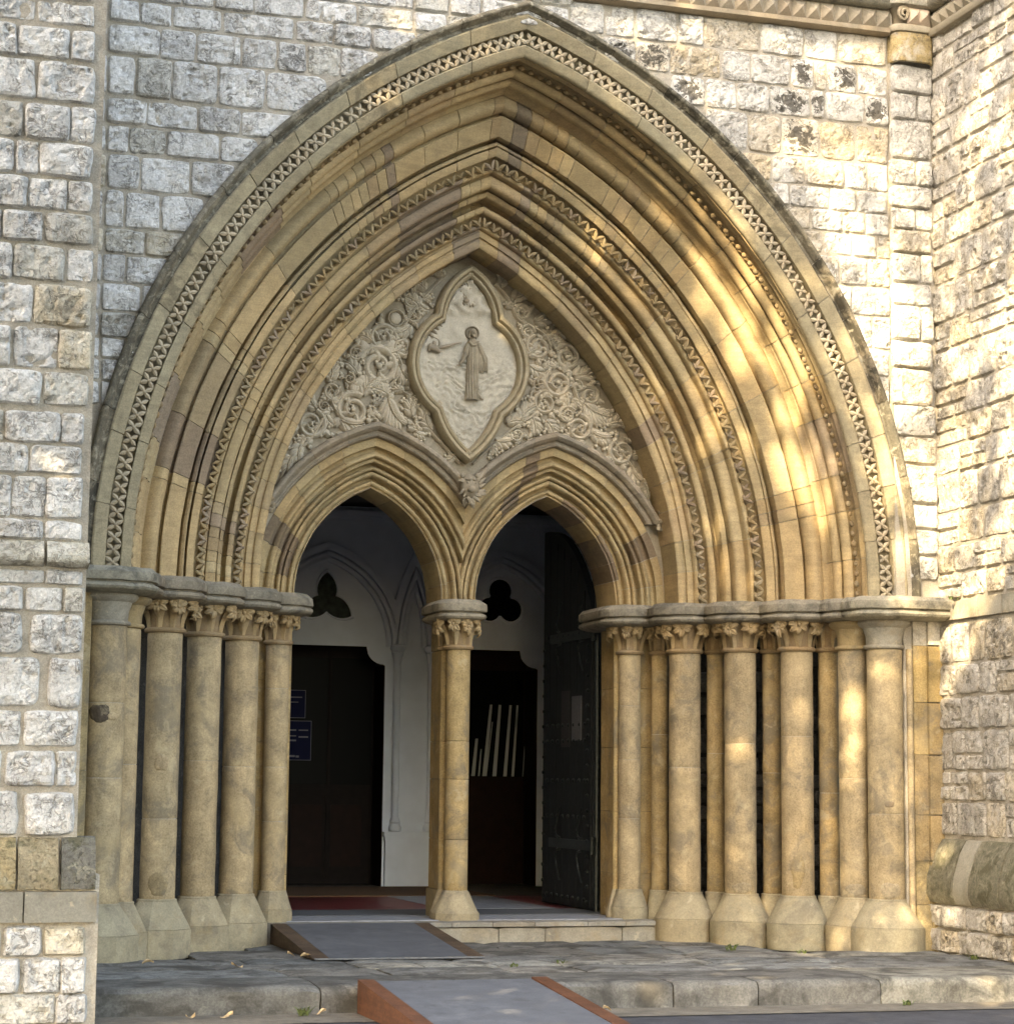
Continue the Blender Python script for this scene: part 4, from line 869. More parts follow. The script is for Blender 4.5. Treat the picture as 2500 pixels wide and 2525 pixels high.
def stem(mb, pts, w=.017, h=.045, fine=7):
    P = []
    for i in range(len(pts)-1):
        a = pts[max(0, i-1)]; b = pts[i]; c = pts[i+1]; d = pts[min(len(pts)-1, i+2)]
        for k in range(fine):
            t = k/fine; P.append(tuple(.5*((2*b[q])+(-a[q]+c[q])*t+(2*a[q]-5*b[q]+4*c[q]-d[q])*t*t+(-a[q]+3*b[q]-3*c[q]+d[q])*t**3) for q in (0, 1)))
    P.append(pts[-1]); m = len(P)
    ridge(mb, P, [w*(1-.35*i/m) for i in range(m)], [h]*m)
# medallion: pointed quatrefoil outline (half, right-hand side from top to bottom)
def arc3(a, b, c, n):
    ax, ay, bx, by, cx, cy = *a, *b, *c; d = 2*(ax*(by-cy)+bx*(cy-ay)+cx*(ay-by))
    ux = ((ax*ax+ay*ay)*(by-cy)+(bx*bx+by*by)*(cy-ay)+(cx*cx+cy*cy)*(ay-by))/d; uy = ((ax*ax+ay*ay)*(cx-bx)+(bx*bx+by*by)*(ax-cx)+(cx*cx+cy*cy)*(bx-ax))/d
    r = math.hypot(ax-ux, ay-uy); t0 = math.atan2(ay-uy, ax-ux); t1 = math.atan2(cy-uy, cx-ux); tb = math.atan2(by-uy, bx-ux)
    dd = (t1-t0) % (2*PI); db = (tb-t0) % (2*PI)
    if db > dd: dd -= 2*PI
    return [(ux+r*math.cos(t0+dd*i/n), uy+r*math.sin(t0+dd*i/n)) for i in range(n+1)]
A_, B_, C_ = (0, 6.158), (.318, 5.70), (.557, 5.275)
D_, F_ = (.325, 4.80), (0, 4.372)
half = arc3(A_, (.232, 5.945), B_, 26)[:-1]+arc3(B_, C_, D_, 46)[:-1]+arc3(D_, (.215, 4.58), F_, 26)
OUT = half+[(-x, z) for x, z in half[-2:0:-1]]
def inset(P, d):
    n = len(P); Q = []
    for i in range(n):
        a, b, c = P[i-1], P[i], P[(i+1) % n]
        n1 = Vector((b[1]-a[1], -(b[0]-a[0]))).normalized(); n2 = Vector((c[1]-b[1], -(c[0]-b[0]))).normalized()
        m = (n1+n2); m = m/max(.35, m.length_squared)*2 if m.length > 1e-3 else n1
        m = m/2*1.0 if False else (n1+n2).normalized()/max(.5, (n1+n2).normalized().dot(n1))
        Q.append((b[0]+m.x*d, b[1]+m.y*d))
    return Q
prof = [(0, .02), (.0, -.05), (.008, -.115), (.028, -.138), (.05, -.132), (.06, -.105), (.064, -.09), (.07, -.105), (.085, -.112), (.098, -.10), (.104, -.065), (.108, .045)]
mb = MB(); rings = [[(x, YT+dy, z) for x, z in inset(OUT, d)] for d, dy in prof]; n = len(OUT)
mb.add([q for r in rings for q in r], [(j*n+i, j*n+(i+1) % n, (j+1)*n+(i+1) % n, (j+1)*n+i) for j in range(len(prof)-1) for i in range(n)])
obj('medallion_frame', mb, M_CARVE, T, (.38, .32, .21, .25), 40)
YP = YT-.03                                           # the sunk field inside the frame
mb = MB(); inn = inset(OUT, .102); v = [(0, YP, 5.27)]; rg = 64
def relief(x, z):
    h = 0
    if z < 5.36:                                       # choppy water: leaning wavelets with lapping crests
        k = min(1, (5.36-z)/.10); ph = noise.noise(Vector((x*4, z*6, 2)))*3.2
        s = (z*15+1.1*math.sin(x*13+ph)+ph*.45) % 1.0
        h += k*.030*(s if s < .8 else (1-s)*4)*(.75+.6*noise.noise(Vector((x*8, z*9, 7))))
        h += k*.016*noise.noise(Vector((x*22+z*8, z*34, 4)))
    else: h += .012*noise.noise(Vector((x*10, z*10, 9)))
    if z > 5.68: h += (min(1, (z-5.68)/.06))*.028*(1+noise.noise(Vector((x*15, z*15, 3)))*1.5)     # cloud bank
    if x < -.17 and z > 5.4:
        h += .02*max(0, min(1, (-.17-x)/.05))*(1+.6*noise.noise(Vector((x*30, z*12, 1))))              # rocks
    return h
for j in range(1, rg+1):
    for x, z in inn:
        t = j/rg; px, pz = x*t, 5.27+(z-5.27)*t; v.append((px, YP-relief(px, pz)*(1 if t < .97 else .2), pz))
f = [(0, 1+i, 1+(i+1) % n) for i in range(n)]+[(1+j*n+i, 1+(j+1)*n+i, 1+(j+1)*n+(i+1) % n, 1+j*n+(i+1) % n) for j in range(rg-1) for i in range(n)]
obj('medallion_panel', mb.add(v, f), M_CARVE, T, (.50, .46, .37, .1), 60)
# robed figure standing on the water (half-round carving)
def robed(cx, z0, H):
    mb = MB(); v = []; n = 48; lev = 24
    def sec(t):      # half-width, depth, x shift at height fraction t
        if t < .80: k = t/.80; return (.060-.012*k+.012*math.sin(PI*k)*.2, .040-.004*k, .004*math.sin(3*k))
        if t < .86: k = (t-.80)/.06; return (.050-.030*k, .036-.012*k, .0)
        return (.019, .022, 0)
    for j in range(lev+1):
        t = j/lev*.87; w, d, sh = sec(t)
        for i in range(n+1):
            a = PI*i/n; fold = (.013*(1-2.2*abs(((a*2.3+.5*math.sin(t*3.5)+.25*t) % 1)-.5))-.004)*max(0, 1-t*1.1)*(1 if .1 < a < 3 else 0)
            v.append((cx+sh-w*math.cos(a)*(1+.12*max(0, .25-t)*2), YP-.006-(d*1.5+fold*1.8)*max(0,math.sin(a))**.7-.0, z0+t*H))
    m = n+1
    mb.add(v, [(j*m+i, j*m+i+1, (j+1)*m+i+1, (j+1)*m+i) for j in range(lev) for i in range(n)])
    hz = z0+H*.925
    mb.ball((cx, YP-.05, hz), (.027, .032, .037), 14, 10)
    mb.ball((cx-.002, YP-.084, hz-.004), (.006, .008, .010), 6, 4)                                    # nose
    for ex in (-.010, .010): mb.ball((cx+ex, YP-.079, hz+.006), (.005, .004, .003), 6, 4)
    mb.ball((cx, YP-.068, hz-.028), (.018, .014, .018), 8, 6)                                          # beard
    for sx in (-1, 1): mb.tube([(cx+sx*.022, YP-.03, hz+.02), (cx+sx*.03, YP-.03, hz-.01), (cx+sx*.032, YP-.034, hz-.045)], [.010, .012, .008], 6)  # hair
    # arm on the left lowered and held out, hand with fingers
    mb.tube([(cx-.045, YP-.035, z0+.77*H), (cx-.066, YP-.045, z0+.62*H), (cx-.10, YP-.05, z0+.52*H), (cx-.125, YP-.052, z0+.475*H)], [.020, .021, .016, .009], 8)
    for k in range(4): mb.tube([(cx-.125, YP-.052, z0+.478*H), (cx-.142-.004*k, YP-.052, z0+(.462-.008*k)*H+.004*k)], [.004, .003], 5)
    # arm on the right under a hanging cloak with deep folds
    mb.tube([(cx+.048, YP-.035, z0+.78*H), (cx+.085, YP-.04, z0+.66*H), (cx+.115, YP-.04, z0+.52*H)], [.021, .022, .014], 8)
    for k in range(5):
        x0 = cx+.05+.018*k
        mb.tube([(cx+.045+.006*k, YP-.03, z0+.76*H), (x0+.005, YP-.034-.005*(k % 2), z0+.58*H), (x0+.014, YP-.03, z0+(.40-.012*(k % 3))*H)], [.010, .013, .007], 6)
    mb.tube([(cx-.04, YP-.055, z0+.8*H), (cx-.012, YP-.066, z0+.745*H), (cx+.02, YP-.066, z0+.75*H), (cx+.045, YP-.052, z0+.81*H)], [.010, .012, .012, .010], 7)   # collar
    mb.tube([(cx+.05, YP-.02, z0+.10*H), (cx+.085, YP-.02, z0+.03*H), (cx+.11, YP-.016, z0+.015*H)], [.016, .012, .006], 6)                                       # blown hem
    return mb
obj('carved_figure', robed(.035, 4.945, .65), M_CARVE, T, (.36, .31, .225, .5), 60)
obj('halo', MB().add([(.034+r*math.cos(2*PI*i/28), YP-y, 5.55+r*math.sin(2*PI*i/28)) for r, y in ((.0, .012), (.048, .012), (.054, .026), (.062, .026), (.064, .0)) for i in range(28)],
    [(j*28+i, j*28+(i+1) % 28, (j+1)*28+(i+1) % 28, (j+1)*28+i) for j in range(4) for i in range(28)]), M_CARVE, T, (.25, .21, .15, .6), 40)
mb = MB()                                             # crouching figure with outstretched arm at the left
mb.ball((-.315, YP-.02, 5.43), (.022, .026, .026), 10, 8)
mb.tube([(-.36, YP-.012, 5.37), (-.345, YP-.03, 5.40), (-.31, YP-.034, 5.385), (-.26, YP-.02, 5.36)], [.02, .034, .03, .016], 8)
mb.tube([(-.30, YP-.03, 5.395), (-.22, YP-.036, 5.41), (-.14, YP-.03, 5.435), (-.08, YP-.026, 5.455)], [.018, .015, .011, .005], 8)
for k in range(3): mb.tube([(-.085, YP-.026, 5.453), (-.062, YP-.024, 5.462-.008*k)], [.0045, .003], 5)
sp = [(-.318+.05*math.cos(a), 5.432+.05*math.sin(a)) for a in [(-.5+.2*k) for k in range(14)]]
ridge(mb, sp, [.006]*14, [.03]*14, YP)
obj('carved_figure', mb, M_CARVE, T, (.36, .31, .235, .5), 60)
mb = MB()                                             # dove and rays in the cloud
mb.ball((-.03, YP-.03, 5.835), (.030, .022, .022), 10, 8); fan(mb, -.03, 5.85, PI/2, .09, 5, 2.2, .009, .03, YP)
for k in range(9): stroke(mb, -.13+.028*k, 5.79+.014*math.sin(k*2), 1.2+.2*math.sin(k), .05, 2.0, .011, .032, 1.0, 6, YP)
for k in range(7): stroke(mb, -.06+.015*k, 5.94+.005*k, 2.2-.3*k, .05, .6, .007, .025, 0, 5, YP)
for k in range(5): stroke(mb, -.22-.022*k, 5.62-.035*k, 2.4+.1*k, .1, -.5, .012, .03, 0, 6, YP)
obj('cloud_carving', mb, M_CARVE, T, (.33, .28, .205, .6), 60)
# scrolls and leaves
def outside(x, z):
    if z < ZS: return True
    if math.hypot(abs(x)+E_, z-ZS) > 1.865+E_-.05: return True
    for cxs in (-CX, CX):
        if math.hypot(abs(x-cxs)+EC, z-ZS) < 1.20+EC: return True
    if abs(x) < .6 and 4.33 < z < 6.2:
        w = 0
        for (x0, z0), (x1, z1) in zip(half, half[1:]):
            if z1 <= z <= z0: w = x0+(x1-x0)*(z0-z)/max(1e-6, z0-z1)
        if abs(x) < w+.025: return True
    return False
OCC = []
def element(kind, x, z, r, fn):
    mb = MB(); fn(mb); OCC.append((x, z, r*.95)); o = obj(kind, mb, M_CARVE, T, jit((.54, .475, .36), .09, alpha=.35), 55)
for (x, z, r, d, a0) in [(.656, 5.47, .115, 1, 1.9), (.925, 5.395, .125, -1, 2.6), (.845, 5.155, .13, 1, 2.2), (.55, 5.60, .07, 1, 0), (.725, 4.965, .11, 1, 1.2), (1.045, 4.76, .12, -1, 1.5), (.507, 5.775, .075, -1, 3), (1.455, 4.565, .12, 1, 2),
        (.934, 4.87, .08, 1, .5), (1.15, 5.06, .085, -1, 2), (-.781, 5.455, .125, 1, 0), (-.807, 5.20, .18, -1, 2.8), (-1.033, 4.80, .15, 1, 1), (-.471, 4.915, .065, 1, 2), (-1.218, 4.95, .085, -1, 0), (-1.40, 4.655, .13, -1, 1.2), (-1.01, 5.30, .07, 1, 1), (-.52, 5.81, .07, 1, 2), (-.60, 5.385, .085, -1, .5), (1.27, 4.90, .07, 1, 2)]:
    element('leaf_scroll', x, z, r*1.1, lambda mb: scroll(mb, x, z, r, 1.7, d, a0, r*.13 if r > .1 else r*.16, leaves=5 if r > .1 else 3))
element('ring_boss', -.662, 5.638, .085, lambda mb: (stem(mb, [(-.662+.072*math.cos(a), 5.638+.072*math.sin(a)) for a in [k*2*PI/14 for k in range(15)]], .016, .05, 3), mb.ball((-.662, YT-.012, 5.638), (.055, .03, .055), 10, 6)))
for (x, z, a, l, k, sp_) in [(.43, 5.89, .6, .16, 5, 2), (.30, 6.01, .9, .13, 4, 1.6), (.63, 5.70, .5, .16, 5, 2), (.80, 5.60, .3, .15, 5, 2), (1.0, 5.23, .2, .17, 5, 2), (1.10, 4.98, -.6, .24, 7, 2.2), (.37, 4.76, .4, .14, 5, 2), (.50, 4.80, 1.0, .17, 5, 2), (.27, 4.60, -.1, .14, 4, 1.7), (.60, 4.83, -1.2, .15, 5, 2),
        (1.18, 4.72, -.4, .16, 5, 2), (1.55, 4.42, -1.1, .15, 5, 1.8), (1.66, 4.29, -1.0, .14, 4, 1.5), (1.33, 4.80, .4, .13, 5, 2), (.74, 4.80, -.9, .14, 5, 2), (.56, 5.40, .6, .14, 4, 2), (.58, 5.29, -.5, .13, 4, 2), (-.62, 5.22, -1.1, .17, 5, 2), (-.94, 4.93, 1.2, .17, 5, 1.8), (-.72, 4.93, -1.25, .25, 8, 2.6), (-.72, 4.95, 2.6, .15, 4, 1.6), (-.395, 4.76, 1.2, .15, 5, 2),
        (-.32, 4.66, 2.2, .13, 4, 1.8), (-.50, 4.78, 1.7, .14, 5, 2), (-.45, 5.76, 2.4, .14, 5, 2), (-.40, 5.92, 2.5, .12, 4, 1.8), (-.23, 6.05, 2.6, .10, 4, 1.5), (-.53, 5.58, -2.4, .13, 5, 2), (-1.14, 4.70, -.3, .18, 6, 2), (-1.36, 4.79, 2.2, .14, 5, 1.8), (-1.24, 5.06, 1.4, .14, 5, 1.8), (-1.48, 4.47, -1.9, .15, 5, 1.8), (-1.56, 4.36, -2.0, .14, 4, 1.6), (-1.17, 4.57, -.2, .12, 4, 1.8), (-.92, 5.0, .2, .13, 5, 2), (-1.0, 5.12, 2.2, .14, 4, 1.8), (-.88, 5.42, 2.6, .12, 4, 1.8), (-.70, 5.33, .3, .12, 4, 1.7)]:
    element('leaf_fan', x+math.cos(a)*l*.6, z+math.sin(a)*l*.6, l*.55, lambda mb: fan(mb, x, z, a, l*1.2, k, sp_))
for pts in [[(.25, 6.02), (.38, 5.88), (.46, 5.72), (.58, 5.66), (.72, 5.58), (.78, 5.45), (.80, 5.32), (.74, 5.25), (.62, 5.17)], [(.98, 5.2), (1.02, 5.05), (1.08, 4.95), (1.02, 4.86)], [(.62, 5.1), (.58, 4.98), (.62, 4.86), (.52, 4.78), (.36, 4.66), (.2, 4.52), (.06, 4.38)], [(1.2, 4.68), (1.36, 4.66), (1.5, 4.5), (1.6, 4.36), (1.69, 4.2), (1.73, 4.06)],
            [(-.06, 4.38), (-.2, 4.52), (-.34, 4.66), (-.42, 4.80), (-.5, 4.92), (-.62, 5.0), (-.76, 4.99), (-.9, 4.98)], [(-.65, 5.33), (-.6, 5.2), (-.66, 5.08), (-.74, 5.0)], [(-1.28, 4.74), (-1.4, 4.52), (-1.52, 4.4), (-1.62, 4.24), (-1.69, 4.08)], [(-.25, 6.03), (-.4, 5.86), (-.5, 5.72), (-.6, 5.56), (-.68, 5.52)], [(-1.15, 5.0), (-1.22, 4.86), (-1.12, 4.72), (-1.02, 4.66)]]:
    mb = MB(); stem(mb, pts); obj('stem', mb, M_CARVE, T, jit((.54, .475, .36), .08, alpha=.3), 55)
rn = random.Random(3); filler = []
for _ in range(9000):
    x, z = rn.uniform(-1.8, 1.8), rn.uniform(3.8, 6.3)
    r = rn.choice((.08, .065, .052))
    if outside(x, z) or any(outside(x+r*math.cos(q), z+r*math.sin(q)) for q in (0, 1.57, 3.14, 4.71)): continue
    if any((x-a)**2+(z-b)**2 < (r*.85+c*.86)**2 for a, b, c in OCC): continue
    OCC.append((x, z, r)); s = 1 if rn.random() < .5 else -1
    mb = MB(); a = rn.uniform(0, 6.28)
    if r > .055: scroll(mb, x, z, r*.8, 1.35, s, a, r*.16, leaves=4)
    else: fan(mb, x-math.cos(a)*r, z-math.sin(a)*r, a, r*2, 4, 2.0, .017, .045)
    obj('leaf_curl' if r > .055 else 'leaf_sprig', mb, M_CARVE, T, jit((.53, .465, .35), .1, alpha=.5), 55)
# hood stops and the lion mask
def leafy_boss(c, r, sd):
    rn = random.Random(sd); mb = MB(); mb.ball(c, (r*.7, r*.5, r*.7), 8, 6, .3)
    for k in range(16):
        a = rn.uniform(0, 6.28); q = rn.uniform(.3, 1)*r
        mb.ball((c[0]+q*math.cos(a), c[1]-.35*r-rn.random()*r*.2, c[2]+q*math.sin(a)*1.3), (r*.26, r*.2, r*.26), 6, 5, .4)
    return mb
for s, lb in ((-1, 'small leafy carved stop at the left foot of the twin-arch hood'), (1, 'small leafy carved stop at the right foot of the twin-arch hood')):
    tag(obj('hood_stop', leafy_boss((s*1.815, 1.66, 3.925), .085, s+3), M_CARVE, None, (.31, .25, .16, .6), 60), lb, 'carving')
mb = MB(); c = Vector((0, 1.62, 4.16))
mb.ball(c, (.085, .075, .11), 14, 10, .08); mb.ball(c+Vector((0, -.065, -.03)), (.04, .035, .034), 10, 8)
for sx in (-1, 1):
    mb.ball(c+Vector((sx*.034, -.062, .028)), (.013, .012, .011), 8, 6); mb.ball(c+Vector((sx*.07, -.02, .095)), (.026, .018, .026), 8, 6)
    mb.tube([c+Vector((sx*.012, -.075, .052)), c+Vector((sx*.055, -.058, .06))], [.010, .007], 6)
rn = random.Random(2)
for k in range(26):
    a = -PI*.5+rn.uniform(-2.3, 2.3); q = .085+.03*rn.random()
    p0 = c+Vector((q*.8*math.cos(a), -.03, q*1.1*math.sin(a))); p1 = c+Vector((q*1.35*math.cos(a+.2), -.02, q*1.75*math.sin(a+.2)))
    mb.tube([p0, (p0+p1)/2+Vector((0, -.02, 0)), p1], [.016, .014, .004], 6)
tag(obj('lion_mask', mb, M_CARVE, None, (.34, .29, .21, .6), 60), 'carved lion mask with shaggy mane in the valley between the twin arches', 'carving')

# ---------------------------------------------------------------- entrance lobby behind the doorways
ZF = .42; YB = 7.79
def tiles(name, x0, x1, y0, y1, sx, sy, mat, z, parent):
    y = y0
    while y < y1-.02:
        x = x0
        while x < x1-.02:
            obj(name, MB().box(x+.003, min(x+sx, x1)-.003, y+.003, min(y+sy, y1)-.003, z-.03, z), mat, parent, None, None); x += sx
        y += sy
fl = tag(obj('lobby_floor', MB().box(-3, 3.4, 1.75, YB+1.5, .2, ZF-.008), M_SAND, None, None, None), kind='structure')
tiles('floor_tile', -1.5, 1.5, 1.79, 2.45, .19, .21, M_TILEG, ZF, fl)
tiles('floor_tile', -1.5, 3.0, 3.35, 5.6, .45, .45, M_TILER, ZF, fl)
tiles('floor_tile', .32, 1.4, 3.35, 5.6, .3, .3, M_TILEG, ZF+.004, fl)
tag(obj('door_mat', MB().box(-1.5, 1.6, 2.5, 3.3, ZF-.008, ZF+.004), M_MATG, None, None, None), 'long dark grey entrance mat just inside the twin doorway', 'mat')
tag(obj('door_mat', MB().box(-1.2, 1.5, 5.65, 7.6, ZF-.008, ZF+.006), M_MATT, None, None, None), 'brown coir mat before the inner doors', 'mat')
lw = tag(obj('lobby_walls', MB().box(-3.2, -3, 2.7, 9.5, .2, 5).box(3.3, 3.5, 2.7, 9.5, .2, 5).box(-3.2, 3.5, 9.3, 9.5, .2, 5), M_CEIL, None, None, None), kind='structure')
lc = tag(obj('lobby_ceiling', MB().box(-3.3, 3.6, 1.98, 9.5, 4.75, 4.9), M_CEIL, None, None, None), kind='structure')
# inner face of the entrance wall (pierced by the two doorways)
mb = MB(); v = []; n = 170
xs = sorted([-3.2+6.6*i/n for i in range(n+1)]+[s*q for s in (-1, 1) for q in (1.5299, 1.5301, .0899, .0901)]); n = len(xs)-1
for x in xs:
    zb_ = .2 if 1.53 < abs(x) else ZS
    for cxs in (-CX, CX):
        q = .66+EC; d = abs(x-cxs)+EC
        if d < q: zb_ = max(zb_, ZS+math.sqrt(q*q-d*d))
    if abs(x) < .09: zb_ = .2
    v += [(x, 2.43, zb_), (x, 2.43, 4.8)]
mb.add(v, [(2*i, 2*i+1, 2*i+3, 2*i+2) for i in range(n)])
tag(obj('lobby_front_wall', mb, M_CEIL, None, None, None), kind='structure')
# white screen wall at the back with shouldered doorways and blind arches
def shoulder(x0, x1, n=8):
    """door head with concave shoulders, from left foot to right foot"""
    r = .20; zt_ = 3.115; L = [(x0, ZF)]
    L += [(x0, zt_-r-.02), (x0+.02, zt_-r)]+[(x0+.02+r-r*math.cos(PI/2*k/n)-0, zt_-r+0) for k in ()]
    L += [(x0+.02+r*math.sin(PI/2*k/n), zt_-r*math.cos(PI/2*k/n)) for k in range(n+1)]
    Rt = [(x1-(px-x0), pz) for px, pz in L[::-1]]
    return L+Rt
doorsX = [(-.75, .80), (1.38, 2.63)]
LWALL = thing('screen_wall', 'white plastered inner wall with blind pointed arches and two dark doorways', 'wall', (.9, YB, ZF))
def screen(mb, y):
    # columns of strips between consecutive x, with the doorway heads cut out
    xs = sorted(set([-3.0, 3.3]+[-3+.03*i for i in range(211)]))
    def bot(x):
        for x0, x1 in doorsX:
            if x0 < x < x1:
                d = min(x-x0, x1-x)
                if d < .02: return 2.9
                if d < .22: return 3.115-.2*math.sqrt(max(0, 1-((d-.02)/.2)**2))
                return 3.115
        return ZF-.05
    for x0, x1 in doorsX: xs += [x0+.0005, x1-.0005, x0-.0005, x1+.0005]+[x0+.02+.2*k/12 for k in range(13)]+[x1-.02-.2*k/12 for k in range(13)]
    xs = sorted(set(xs)); v = []
    for x in xs: v += [(x, y, bot(x)), (x, y, 4.72)]
    mb.add(v, [(2*i, 2*i+1, 2*i+3, 2*i+2) for i in range(len(xs)-1)])
mb = MB(); screen(mb, YB); at(obj('plaster_face', mb, M_PLAST, None, None, None), LWALL)
for x0, x1 in doorsX:
    mb = MB()
    for x in (x0, x1): mb.box(x-.012, x+.012, YB+.003, YB+.5, ZF, 2.9)
    at(obj('door_reveal', mb, M_WOOD, None, None, None), LWALL)
def blind(cx, hw, e, r0, r1, y, xmax, xmin):
    for (ra, rb, dy) in ((r0, r0+.05, .055), (r0+.06, r0+.11, .085), (r0+.125, r1, .06)):
        mb = MB()
        for s in (-1, 1):
            lim = (xmax-cx) if s > 0 else (cx-xmin)          # neighbours meet in a valley
            def th0(Rr): return math.acos(min(1, (lim+e)/Rr))
            mb.add(*merge([arch_piece([(rb, y), (rb, y-dy), ((ra+rb)/2, y-dy-.012), (ra, y-dy), (ra, y)], e, 0, 1, s, 22, cx, th0, 0, close=False)]))
        mb.v = [(x, yy, z-ZS+3.115) for x, yy, z in mb.v]
        at(obj('arch_moulding', mb, M_PLAST, None, None, 40), LWALL)
blind(.10, .72, .29, .708, .92, YB, .90, -9); blind(2.17, .72, .29, .708, .92, YB, 9, 1.37); blind(1.135, .2, 1.99, .09, .30, YB, 1.37, .90)
for x in (.935, 1.34, 2.86):
    pr = [(.05, ZF+.61), (.07, ZF+.62), (.075, ZF+.66), (.05, ZF+.70), (.062, ZF+.72), (.04, ZF+.77), (.04, 2.93), (.05, 2.945), (.045, 2.97), (.065, 3.03), (.07, 3.05), (.06, 3.06), (.085, 3.09), (.09, 3.13), (.06, 3.15)]
    at(obj('colonnette', MB().lathe(pr, (x, YB-.05), 18), M_PLAST, None, None, 40), LWALL)
at(obj('dado_rail', MB().add(*merge([MB().box(.80, 1.38, YB-.10, YB, .975, 1.03), MB().box(.815, 1.37, YB-.075, YB, .93, .974)])), M_PLAST, None, None, None), LWALL)
at(obj('dado', MB().box(.825, 1.365, YB-.06, YB, ZF, .929), M_PLAST, None, None, None), LWALL)
at(obj('cornice', MB().add(*merge([MB().box(-3, 3.3, YB-.06, YB, 4.56, 4.60), MB().box(-3, 3.3, YB-.12, YB, 4.602, 4.66)])), M_PLAST, None, None, None), LWALL)
def trefoil_pts(cx, cz, pointed):
    P = []
    for k in range(3):
        a = PI/2+k*2*PI/3
        if pointed:
            tip = (cx+.335*math.cos(a), cz+.335*math.sin(a)*.98); L = a-PI/3; Q = a+PI/3
            l = (cx+.12*math.cos(L), cz+.12*math.sin(L)); q = (cx+.12*math.cos(Q), cz+.12*math.sin(Q))
            P += arc3(l, (cx+.235*math.cos(a-.42), cz+.235*math.sin(a-.42)), tip, 7)[:-1]+arc3(tip, (cx+.235*math.cos(a+.42), cz+.235*math.sin(a+.42)), q, 7)[:-1]
        else:
            ox, oz = cx+.145*math.cos(a), cz+.145*math.sin(a)
            P += [(ox+.135*math.cos(a+b), oz+.135*math.sin(a+b)) for b in [-2.05+4.1*j/14 for j in range(15)]]
    return P
for cx_, cz_, pt, lb in ((.10, 3.62, True, 'dark trefoil window with pointed lobes above the left inner door'), (2.16, 3.66, False, 'dark trefoil window with round lobes above the right inner door')):
    root = thing('trefoil_window', lb, 'window', (cx_, YB, cz_)); P = trefoil_pts(cx_, cz_, pt); n = len(P)
    G = MB().add([(x, YB-.006, z) for x, z in P]+[(cx_, YB-.006, cz_)], [(i, (i+1) % n, n) for i in range(n)])
    at(obj('pane', G, M_GLASSG if pt else M_GLASSD, None, None, None), root)
    rings = []
    for k, y in ((1.0, YB-.004), (1.0, YB-.03), (1.09, YB-.035), (1.13, YB-.002)):
        rings.append([(cx_+(x-cx_)*k, y, cz_+(z-cz_)*k) for x, z in P])
    at(obj('surround', MB().add([q for r in rings for q in r], [(j*n+i, j*n+(i+1) % n, (j+1)*n+(i+1) % n, (j+1)*n+i) for j in range(3) for i in range(n)]), M_PLAST, None, None, 40), root)
# inner doors
YD = YB+.45
d1 = thing('inner_door', 'dark oak inner door with lower panels, behind the blue posters', 'door', (0, YD, ZF))
at(obj('door_leaf', MB().box(-.75, .80, YD, YD+.06, ZF, 3.2), M_WOOD, None, None, None), d1)
for x in (-.62, -.16, .30):
    at(obj('panel', MB().box(x, x+.36, YD-.015, YD-.001, .62, 1.32), M_WOODR, None, None, None), d1)
    at(obj('rail', MB().box(x-.06, x-.02, YD-.022, YD-.001, .5, 3.1), M_WOOD, None, None, None), d1)
at(obj('lock_rail', MB().box(-.72, .78, YD-.03, YD-.001, 1.42, 1.5), M_WOOD, None, None, None), d1)
at(obj('glass_panel', MB().box(-.70, .76, YD-.012, YD-.001, 1.55, 3.0), M_GLASSD, None, None, None), d1)
d2 = thing('inner_door', 'red-brown inner door with a glass upper half crossed by slanting pale reflections built as strips', 'door', (2.0, YD, ZF))
at(obj('door_leaf', MB().box(1.38, 2.63, YD, YD+.06, ZF, 3.2), M_WOODR, None, None, None), d2)
at(obj('glass_panel', MB().box(1.42, 2.60, YD-.012, YD-.001, 1.66, 2.9), M_GLASSD, None, None, None), d2)
for (x0, x1, zt_, w) in [(1.99, 2.03, 2.10, .03), (2.06, 2.085, 1.98, .012), (2.125, 2.20, 2.50, .03), (2.15, 2.22, 2.30, .008), (2.25, 2.31, 2.50, .032), (2.38, 2.44, 2.50, .028), (2.475, 2.525, 2.50, .022), (1.865, 1.89, 2.5, .014), (2.60, 2.62, 2.02, .008)]:  # reflections in the glass, modelled as pale slanting strips
    w *= .72
    at(obj('reflection_strip', MB().add([(x0-w, YD-.02, 1.665), (x0+w, YD-.02, 1.665), (x1+w*.7, YD-.02, zt_), (x1-w*.7, YD-.02, zt_), (x0-w, YD-.012, 1.665), (x0+w, YD-.012, 1.665), (x1+w*.7, YD-.012, zt_), (x1-w*.7, YD-.012, zt_)],
        [(0, 1, 2, 3), (0, 4, 5, 1), (1, 5, 6, 2), (2, 6, 7, 3), (3, 7, 4, 0)]), M_STRIP, None, None, None), d2)
def poster(x0, x1, z0, z1, lb, lines):
    y = YD-.055
    root = thing('poster', lb, 'poster', ((x0+x1)/2, y, z0))
    at(obj('sheet', MB().box(x0, x1, y, y+.006, z0, z1), M_BLUE, None, None, None), root)
    mb = MB(); b = .006
    for q in ((x0, x1, z0, z0+b), (x0, x1, z1-b, z1), (x0, x0+b, z0, z1), (x1-b, x1, z0, z1)): mb.box(q[0], q[1], y-.003, y-.001, q[2], q[3])
    at(obj('border', mb, M_PRINT, None, None, None), root)
    for (a, b2, c, d) in lines:
        at(obj('printed_line', MB().box(x0+a*(x1-x0), x0+b2*(x1-x0), y-.002, y-.0005, z0+c*(z1-z0), z0+d*(z1-z0)), M_PRINT, None, None, None), root)
poster(-.42, .045, 1.82, 2.27, 'blue notice poster with pale printed lines and a white border on the left inner door', [(.3, .62, .74, .78), (.68, .92, .745, .775), (.3, .62, .60, .63), (.68, .92, .57, .61), (.3, .62, .48, .52), (.3, .6, .08, .13), (.62, .7, .07, .12)])
